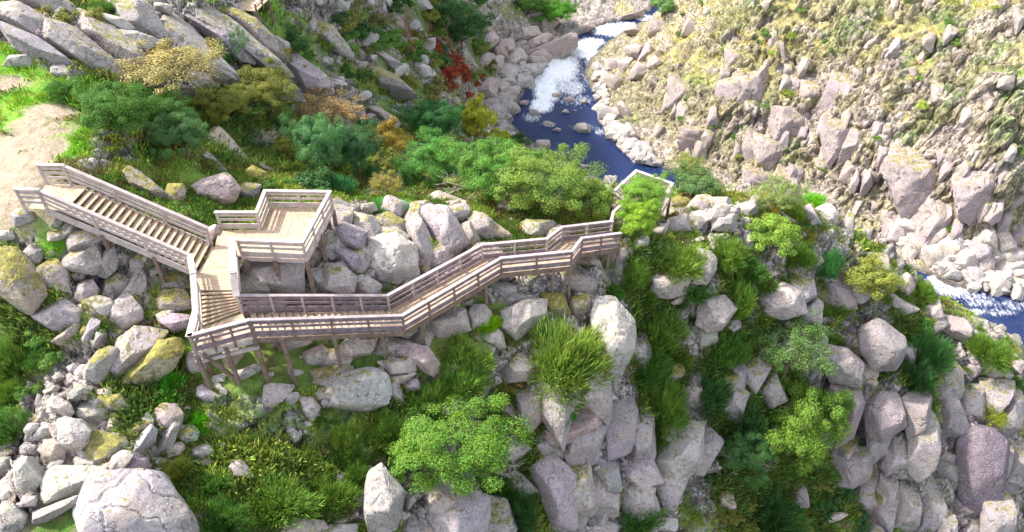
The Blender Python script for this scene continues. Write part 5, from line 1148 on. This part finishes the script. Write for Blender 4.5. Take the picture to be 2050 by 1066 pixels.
TREES = [
 ('dark green oak, leftmost of the trees behind the upper stairs', 232,222,74,66, G1, 'big'),
 ('grey-green oak hanging lowest over the rocks behind the upper stairs', 355,272,55,52, (.075,.15,.06), 'big'),
 ('dark green oak squeezed between the leftmost oak and the lowest one', 318,225,52,46, G1, 'big'),
 ('large khaki half-bare tree at the foot of the speckled slabs', 335,135,98,52, KH, 'airy'),
 ('olive-brown rounded bush tree above the bare white shrub', 520,185,72,52, OL, 'big'),
 ('darker olive tree on the left of the rounded olive-brown one', 435,215,50,45, (.12,.14,.035), 'big'),
 ('orange-tan leafless-looking bush under the widest speckled slab', 650,225,75,42, OR_, 'airy'),
 ('bluish bright green tree in front of the orange-tan bush', 632,290,52,72, (.085,.18,.075), 'big'),
 ('darker green tree right of the bluish bright green one', 710,300,46,64, G4, 'big'),
 ('small rust and green tree between darker green tree and the dark round one', 775,285,40,46, (.22,.18,.05), 'small'),
 ('dark green round tree below the red shrubs', 865,245,60,48, (.04,.12,.04), 'big'),
 ('bright yellow-green tree close to the river, left bank', 952,238,40,44, YL, 'small'),
 ('low yellow bush between the yellow tree and the river', 1000,275,24,18, YL, 'small'),
 ('mid green tree, left end of the big wood above the boardwalk', 880,325,72,58, (.08,.19,.05), 'big'),
 ('dense green tree in the middle of the big wood above the boardwalk', 985,340,85,68, (.09,.19,.045), 'big'),
 ('largest yellow-tipped tree of the wood, overhanging toward the boardwalk', 1085,365,102,72, (.14,.21,.055), 'big'),
 ('small pale green tree at the right end of the wood, by the boardwalk', 1185,408,48,38, (.16,.24,.06), 'small'),
 ('upper of two round light green trees at the boardwalk end', 1292,388,46,40, (.15,.27,.06), 'big'),
 ('lower of two round light green trees at the boardwalk end', 1279,438,44,42, (.17,.28,.05), 'big'),
 ('grey-green tree right of the far lookout', 1388,372,50,34, (.09,.15,.06), 'small'),
 ('pale olive tree just behind the grey-green one right of the lookout', 1375,328,30,24, (.22,.25,.08), 'airy'),
 ('light green rounded tree standing on the right ridge crest', 1548,475,48,44, (.17,.26,.06), 'small'),
 ('thin pale green shrub tree on the ridge behind the crest rocks', 1560,385,48,32, (.17,.22,.08), 'airy'),
 ('grey-green upper tree on the right cliff with pale twigs', 1585,695,78,62, (.09,.155,.055), 'airy'),
 ('broad crowned tree hanging on the right cliff, below the grey-green one', 1605,850,78,112, (.12,.20,.045), 'big'),
 ('dark small-leaved tree beside dead white branches on the right cliff', 1495,905,52,56, (.055,.12,.04), 'big'),
 ('round bright green tree at bottom centre, left of the lilac column', 905,895,128,88, (.10,.19,.04), 'big'),
 ('khaki shrub tree beside the yellow-brown strip of the right ridge', 1745,560,50,44, (.18,.21,.06), 'small'),
 ('dark green tree at the top edge on the left hillside', 885,20,60,36, DKG, 'small'),
 ('dark green tree below the top edge, above the left river bank', 925,62,52,38, DKG, 'small'),
 ('bright green tree at the top edge by the river bend', 1112,28,36,28, (.08,.21,.04), 'small'),
 ('small green tree above the left bank, left of the one by the bend', 1060,10,34,16, G1, 'small'),
 ('pale green bush at the top right of the river, on the hill edge', 1328,12,26,20, (.14,.24,.10), 'small'),
 ('small dark green bush at the near river edge above the wood', 1040,282,24,15, DKG, 'small'),
 ('dark green round bush on the hill below the bright green patch', 590,88,36,24, DKG, 'small'),
 ('blurred teal-green tall bush on the slabs below the bright green patch', 472,95,30,46, (.10,.17,.10), 'airy'),
 ('autumn yellow and brown thin tree beside the rocky ridge centre left', 775,368,34,30, (.19,.175,.05), 'airy'),
]
for tdef in TREES:
    zz = -6. if 'at the boardwalk end' in tdef[0] else None
    tree(*tdef, z=zz, airy_twigs=(tdef[6] == 'airy' or 'wood' in tdef[0] or 'bottom' in tdef[0] or 'cliff' in tdef[0]), name='broadleaf_tree' if tdef[6] != 'airy' else 'sparse_tree')
# bare and dry shrubs
def dry(label, cx, cy, rx, ry, leafcol=None, drop=.8):
    q = place(cx, cy, rx, ry, drop)
    if q is None: return
    g, t, c, sx, sy = q; e = empty('dry_shrub', g); tag(e, label, 'shrub')
    b = link_obj('branches', TWIG[int(cx) % 2], e); b.location = c-g; b.scale = (sx*.9, sx*.8, sy*.9)
    if leafcol: o = link_obj('foliage', CR_AIRY[int(cy) % 3], e); o.location = c-g; o.scale = (sx, sx*.9, sy); o.color = (*leafcol, 1)
dry('bare shrub of thin white branches beside the bluish bright green tree', 532,280,44,36)
dry('dry pinkish twiggy shrub left below the big broom', 1045,745,34,30, (.45,.24,.15))
dry('khaki twiggy shrub with pale twigs left of the dry pinkish one', 1005,770,36,34, (.30,.27,.08))
dry('bare white dead branches on the left of the lower cliff tree', 1500,925,40,50)
dry('bare reddish twigs on the left hillside below the dark tree', 900,120,30,20, RD)
BROOMS = [
 ('largest bright green broom, right of the heart-shaped boulder', 1125,685,98,78, G3, 1.1), ('round yellow-green broom left of the cream triangular stone', 930,692,58,44, G3, 1.),
 ('dark broom behind the round yellow-green one, lower side', 925,745,62,44, G2, 1.), ('lime tuft of broom between the cream blocks', 974,643,30,24, (.20,.36,.04), 1.),
 ('lime tuft of broom on the long slabs behind the boardwalk', 851,482,28,26, (.22,.38,.04), 1.), ('tiny lime tuft right of the larger one on the slabs', 897,478,12,13, (.20,.33,.05), 1.),
 ('wide green broom on top of the right slope, left of the smooth white boulder', 1362,508,62,40, G3, 1.), ('dark green broom below the boardwalk end', 1265,535,45,34, G2, 1.),
 ('small round green bush under the wide broom', 1298,545,24,18, G3, .8), ('dark green broom left of the square ridge block', 1450,492,48,34, G2, 1.),
 ('olive broom beneath the boardwalk end trees', 1225,575,30,24, G1, .8),
 ('tall broom on the slope right of the huge rounded boulder', 1310,640,60,52, G2, 1.), ('broom patch above the shield-shaped slab', 1290,720,48,46, G1, 1.), ('dense broom running down beside the shield-shaped slab', 1320,790,60,66, G2, 1.),
 ('lower broom above the big pointed boulder', 1330,860,48,40, G2, 1.), ('dark broom in the shadowed cleft', 1400,760,46,60, DKG, 1.), ('green broom right of the stepped pale rock', 1470,570,40,52, G2, 1.),
 ('lime-edged broom on the slope below the light green rounded tree', 1468,598,28,30, (.18,.31,.05), 1.), ('blue-green dense broom standing near the crest rocks', 1652,520,30,36, (.05,.16,.05), 1.1),
 ('broom on the crest left of the blue-green one', 1595,500,40,34, G2, 1.), ('olive broom under the pale olive ridge tree', 1500,530,34,30, G1, 1.), ('bright low broom on the ridge skyline', 1625,398,36,16, (.12,.30,.04), .8),
 ('small broom on the ridge left of the crest rocks', 1590,420,24,20, G3, 1.), ('dark broom right of the hexagonal block', 1840,680,46,60, (.05,.13,.04), 1.), ('darker broom under the one right of the hexagonal block', 1830,740,40,40, DKG, 1.),
 ('green broom close to the lower river gap', 1845,575,26,26, G2, 1.), ('broom on the far right slope below the river', 1980,690,48,32, G2, 1.), ('broom on the far right slope, second row', 2010,760,36,36, G1, 1.),
 ('rusty bush among the far right brooms', 2005,705,26,20, (.24,.16,.06), .8), ('blue-green broom at the right edge cliff top', 1930,770,40,26, G4, 1.), ('yellow-green low broom at the right cliff top', 1975,800,44,28, (.20,.24,.05), .8),
 ('green bush at the left of the hexagonal block', 1660,610,30,28, G2, 1.), ('small broom at the foot of the square-faced boulder', 1655,670,22,20, G2, 1.), ('olive broom on the ledge left of the tall purple block', 1745,770,44,24, OL, .8),
 ('dark broom right above the tall purple block', 1450,680,44,48, G1, 1.), ('dark broom under the tall lilac face', 1490,820,36,60, DKG, 1.), ('deep green broom at the bottom of the cliff tree', 1540,1010,70,50, DKG, 1.),
 ('dark broom at the bottom edge right of the white fin', 1270,1030,60,36, G1, 1.), ('deep green broom between tree and lilac column', 1030,1000,46,56, DKG, 1.), ('dark green broom at bottom, left of the lilac column', 1000,950,40,40, G1, 1.),
 ('long dark grassy broom, largest one in the lower left meadow', 545,975,90,52, G2, .9), ('grassy broom left part of the lower meadow', 440,1020,62,46, G1, .9), ('grassy broom at the bottom right of the lower meadow', 655,970,60,46, G2, .9),
 ('lime grassy broom right of the lichen-covered block', 700,855,34,36, G3, 1.), ('grassy broom climbing toward the boardwalk, dark blades', 850,795,60,44, G2, 1.), ('grassy broom left of the climbing one', 780,840,46,40, G2, 1.), ('small grassy broom near the pointed cream stone', 720,930,32,36, G2, 1.),
 ('small dark bush in the gap right of the long tilted stone', 350,925,34,36, (.09,.12,.03), .8),
 ('leafy dark clump at the far left under the mossy slab', 22,690,40,60, G2, .9), ('bright clump at the left edge, middle', 22,770,34,40, G2, .9), ('dark clump at the left edge lower down', 25,830,40,50, G1, .9), ('green clump in the grass beside the left chute', 80,700,36,26, G1, .8),
 ('bright green round ivy clump under the brown mossy shoulder', 342,750,28,26, (.06,.24,.03), .8), ('second bright green round clump below the first', 332,790,26,22, (.06,.24,.03), .8), ('round green clump on the grass right of the ivy clumps', 400,830,32,30, (.08,.25,.03), .7),
 ('dark green hedge-like grass on the meadow edge', 125,170,45,20, G1, .6), ('low green grass clump behind the ridge slabs', 770,405,50,16, (.06,.20,.05), .8), ('dark bush at the foot of the bluish bright green tree', 670,360,44,26, (.05,.15,.06), 1.),
 ('green clump on the top edge of the upper left slabs', 205,10,42,14, G1, .8), ('green clump on the slabs above the khaki tree', 415,95,34,20, G2, .8), ('dark clump right of the khaki tree', 440,110,26,20, G1, .8),
 ('ivy-like green growth on the white cracked block', 1120,795,44,28, (.07,.24,.04), .7), ('small green plant on the left corner of the white cracked block', 1060,810,28,24, (.05,.17,.03), .8),
]
for b in BROOMS: bush(b[0], b[1], b[2], b[3], b[4], b[5], sq=b[6])

# ---- further shrubs, scattered where the photo shows them, alike among themselves
def shrub_field(n, P, s0, s1, cols, label, group, seed, pool, name='shrub', stuff=None):
    rr = np.random.default_rng(seed); xs = [p[0] for p in P]; ys = [p[1] for p in P]; test = in_poly(P); k = 0; tr = 0
    while k < n and tr < n*15:
        tr += 1; px, py = rr.uniform(min(xs), max(xs)), rr.uniform(min(ys), max(ys))
        if not test(px, py, rr): continue
        g, nr = cast(px, py)
        if g is None or (g[2] < WL+.4): continue
        s = rr.uniform(s0, s1); br = pool in (BROOM, BROOM_S); o = link_obj('broom_bush' if br else name, pool[rr.integers(len(pool))])
        o.location = g+Z3*(0 if br else s*.35); o.scale = (s*rr.uniform(.8, 1.4), s*rr.uniform(.8, 1.3), s*rr.uniform(.65, 1.1)*(1.1 if br else 1)); o.rotation_euler = (0, 0, rr.uniform(0, 6.3))
        c = np.array(cols[rr.integers(len(cols))])*rr.uniform(.8, 1.2); o.color = (*(c*GAIN), 1); tag(o, label, 'shrub', group); k += 1
CR_LOW = [crown_mesh(300+i, 30, 4200, .05, .27, flat=.7) for i in range(5)]
shrub_field(70, [(560,0),(960,0),(1000,110),(960,200),(830,190),(700,170),(560,110)], .6, 1.5, [DKG, G1, G1, OL, G2, (.13,.13,.05)], 'dark rounded shrub on the left hillside above the wood', 'shrubs on the left hillside', 31, CR_LOW)
shrub_field(18, [(860,90),(930,100),(985,150),(975,200),(900,205),(880,150)], .6, 1.1, [RD, (.2,.09,.05)], 'russet red shrub on the slope left of the rapids', 'red shrubs by the rapids', 32, CR_LOW)
shrub_field(34, [(1330,0),(2050,0),(2050,420),(1800,400),(1500,330),(1280,240),(1250,120)], .35, .9, [(.12,.2,.06), (.1,.17,.05), (.2,.26,.07)], 'small green shrub dotted on the big right hillside', 'shrubs on the right hillside', 33, CR_LOW)
shrub_field(10, [(1840,440),(1910,440),(1910,475),(1840,475)], .5, .9, [G1, G2], 'green shrub on the far bank above the cream blocks', 'shrubs above the far bank', 34, CR_LOW)
shrub_field(42, [(1270,560),(1430,520),(1560,560),(1560,760),(1500,960),(1440,980),(1400,860),(1290,700)], .45, 1., [G1, G2, DKG, (.12,.19,.04)], 'green broom shrub filling the steep slope right of the huge rounded boulder', 'brooms on the steep right slope', 35, BROOM_S)
shrub_field(34, [(1550,470),(1790,520),(1900,620),(2050,690),(2050,860),(1900,820),(1760,700),(1600,640)], .35, .85, [G1, G2, OL, (.2,.22,.06)], 'broom shrub among the blocks of the right ridge', 'brooms on the right ridge', 36, BROOM_S)
shrub_field(22, [(1400,960),(1760,940),(1780,1066),(1200,1066)], .5, 1.1, [DKG, G1, OL], 'dark shrub at the foot of the right cliff', 'shrubs at the foot of the cliff', 37, CR_LOW)
shrub_field(20, [(1380,395),(1650,400),(1700,470),(1560,500),(1380,440)], .25, .6, [G2, G3, (.28,.26,.06)], 'low shrub growing between the ridge rocks', 'low shrubs on the ridge', 38, BROOM_S)
shrub_field(24, [(380,960),(740,880),(780,1066),(380,1066)], .35, .8, [G1, G2, G3], 'grassy tuft of the lower left meadow', 'grassy tufts of the lower meadow', 39, BROOM_S)
shrub_field(18, [(740,780),(1000,730),(1050,800),(800,900),(700,900)], .3, .7, [G1, G2], 'dark grassy tuft between the outcrops below the boardwalk', 'grassy tufts below the boardwalk', 40, BROOM_S)
shrub_field(16, [(0,640),(90,680),(110,780),(40,860),(0,900)], .3, .7, [G1, G2], 'leafy tuft at the left edge beside the chute', 'leafy tufts at the left edge', 41, CR_LOW)
shrub_field(18, [(180,300),(560,320),(700,390),(480,400),(300,330)], .3, .6, [G1, OL, G2], 'low leafy plant around the rocks behind the stairs', 'low plants behind the stairs', 42, CR_LOW)
shrub_field(24, [(400,230),(820,260),(1050,330),(1180,430),(850,390),(600,380)], .6, 1.2, [G1, DKG, OL], 'undergrowth shrub in the shade of the valley trees', 'undergrowth of the valley trees', 43, CR_LOW)
shrub_field(16, [(0,0),(560,0),(620,150),(420,130),(150,90)], .4, .9, [OL, G1, (.22,.2,.06)], 'olive tuft in the joints of the upper left slabs', 'tufts in the upper left slabs', 44, CR_LOW)

# ---- ground cover: grass and low herbs, nobody could count them
def ground_cover():
    r = np.random.default_rng(99); X, Y, Z = G['X'], G['Y'], G['Z']
    dx = np.gradient(X, axis=1); dy = np.gradient(Y, axis=0); area = dx*dy*np.sqrt(1+np.minimum(G['slope'], 3)**2)
    vis = (np.abs(X) < 5+.72*Y)
    veg = (1-G['rock'])*(1-G['zone']['sand'])*vis*(G['sd'] > 1)
    for a, b, hw, cl in CLEAR:
        e = (b-a)[:2]; t = np.clip(((X-a[0])*e[0]+(Y-a[1])*e[1])/(e@e), 0, 1); veg = veg*(np.hypot(X-a[0]-t*e[0], Y-a[1]-t*e[1]) > hw)
    def sample(wt, n):
        p = (wt*area).ravel(); cs = np.cumsum(p); i = np.searchsorted(cs, r.random(n)*cs[-1]); i = np.minimum(i, p.size-1)
        return i, np.stack([X.ravel()[i]+r.uniform(-.5, .5, n)*dx.ravel()[i], Y.ravel()[i]+r.uniform(-.5, .5, n)*dy.ravel()[i], Z.ravel()[i]], 1)
    col = G['veg'].reshape(-1, 3)
    def emit(name, wt, n, per, h0, h1, wd, spread, label_kind, sat=1.):
        i, P = sample(wt, n); P = np.repeat(P, per, 0); c = np.repeat(col[i], per, 0); m = len(P)
        hh = np.repeat(r.uniform(h0, h1, n), per)*r.uniform(.6, 1.2, m)
        off = r.normal(0, spread, (m, 3))*[1, 1, .2]; d = unit_rows(off/spread*.45+[0, 0, 1]+r.normal(0, .25, (m, 3)))
        s = unit_rows(np.cross(d, r.normal(0, 1, (m, 3))))*(wd*r.uniform(.6, 1.4, m))[:, None]; b = P+off
        V = np.empty((m, 4, 3)); V[:, 0] = b-[0, 0, .05]; V[:, 1] = b+d*hh[:, None]*.5+s; V[:, 2] = b+d*hh[:, None]; V[:, 3] = b+d*hh[:, None]*.5-s
        c = np.clip(c*np.repeat(r.uniform(.75, 1.5, (n, 1)), per, 0)*r.uniform([.9, .95, .7], [1.5, 1.3, 1.1], (m, 3)), 0, 1)
        ca = np.repeat(np.concatenate([c, np.ones((m, 1))], 1), 4, 0)
        o = mesh_from(name, V.reshape(-1, 3), np.arange(m*4).reshape(m, 4), M_GLEAF, False, attrs={'col': ca}); tag(o, kind='stuff')
    near = (Y < 46) & ~(G['far'])
    patch = np.clip(fbm(X*.9, Y*.9, o=3, s=8)*1.6+.45, 0, 1)
    emit('grass', veg*near*(G['zone']['sand'] < .1)*patch, 52000, 7, .10, .30, .022, .09, 'grass')
    emit('herbs', veg*near*(1-G['zone']['grass'])*(1-patch*.6), 34000, 6, .06, .22, .05, .12, 'herbs')
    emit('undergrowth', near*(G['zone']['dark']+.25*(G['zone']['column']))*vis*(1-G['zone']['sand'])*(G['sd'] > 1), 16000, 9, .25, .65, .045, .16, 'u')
    emit('heath', veg*(Y >= 44)*(.3+patch), 60000, 5, .15, .5, .09, .25, 'heath')
ground_cover()
if 'STUFFSTONES' in globals(): flush_stones()
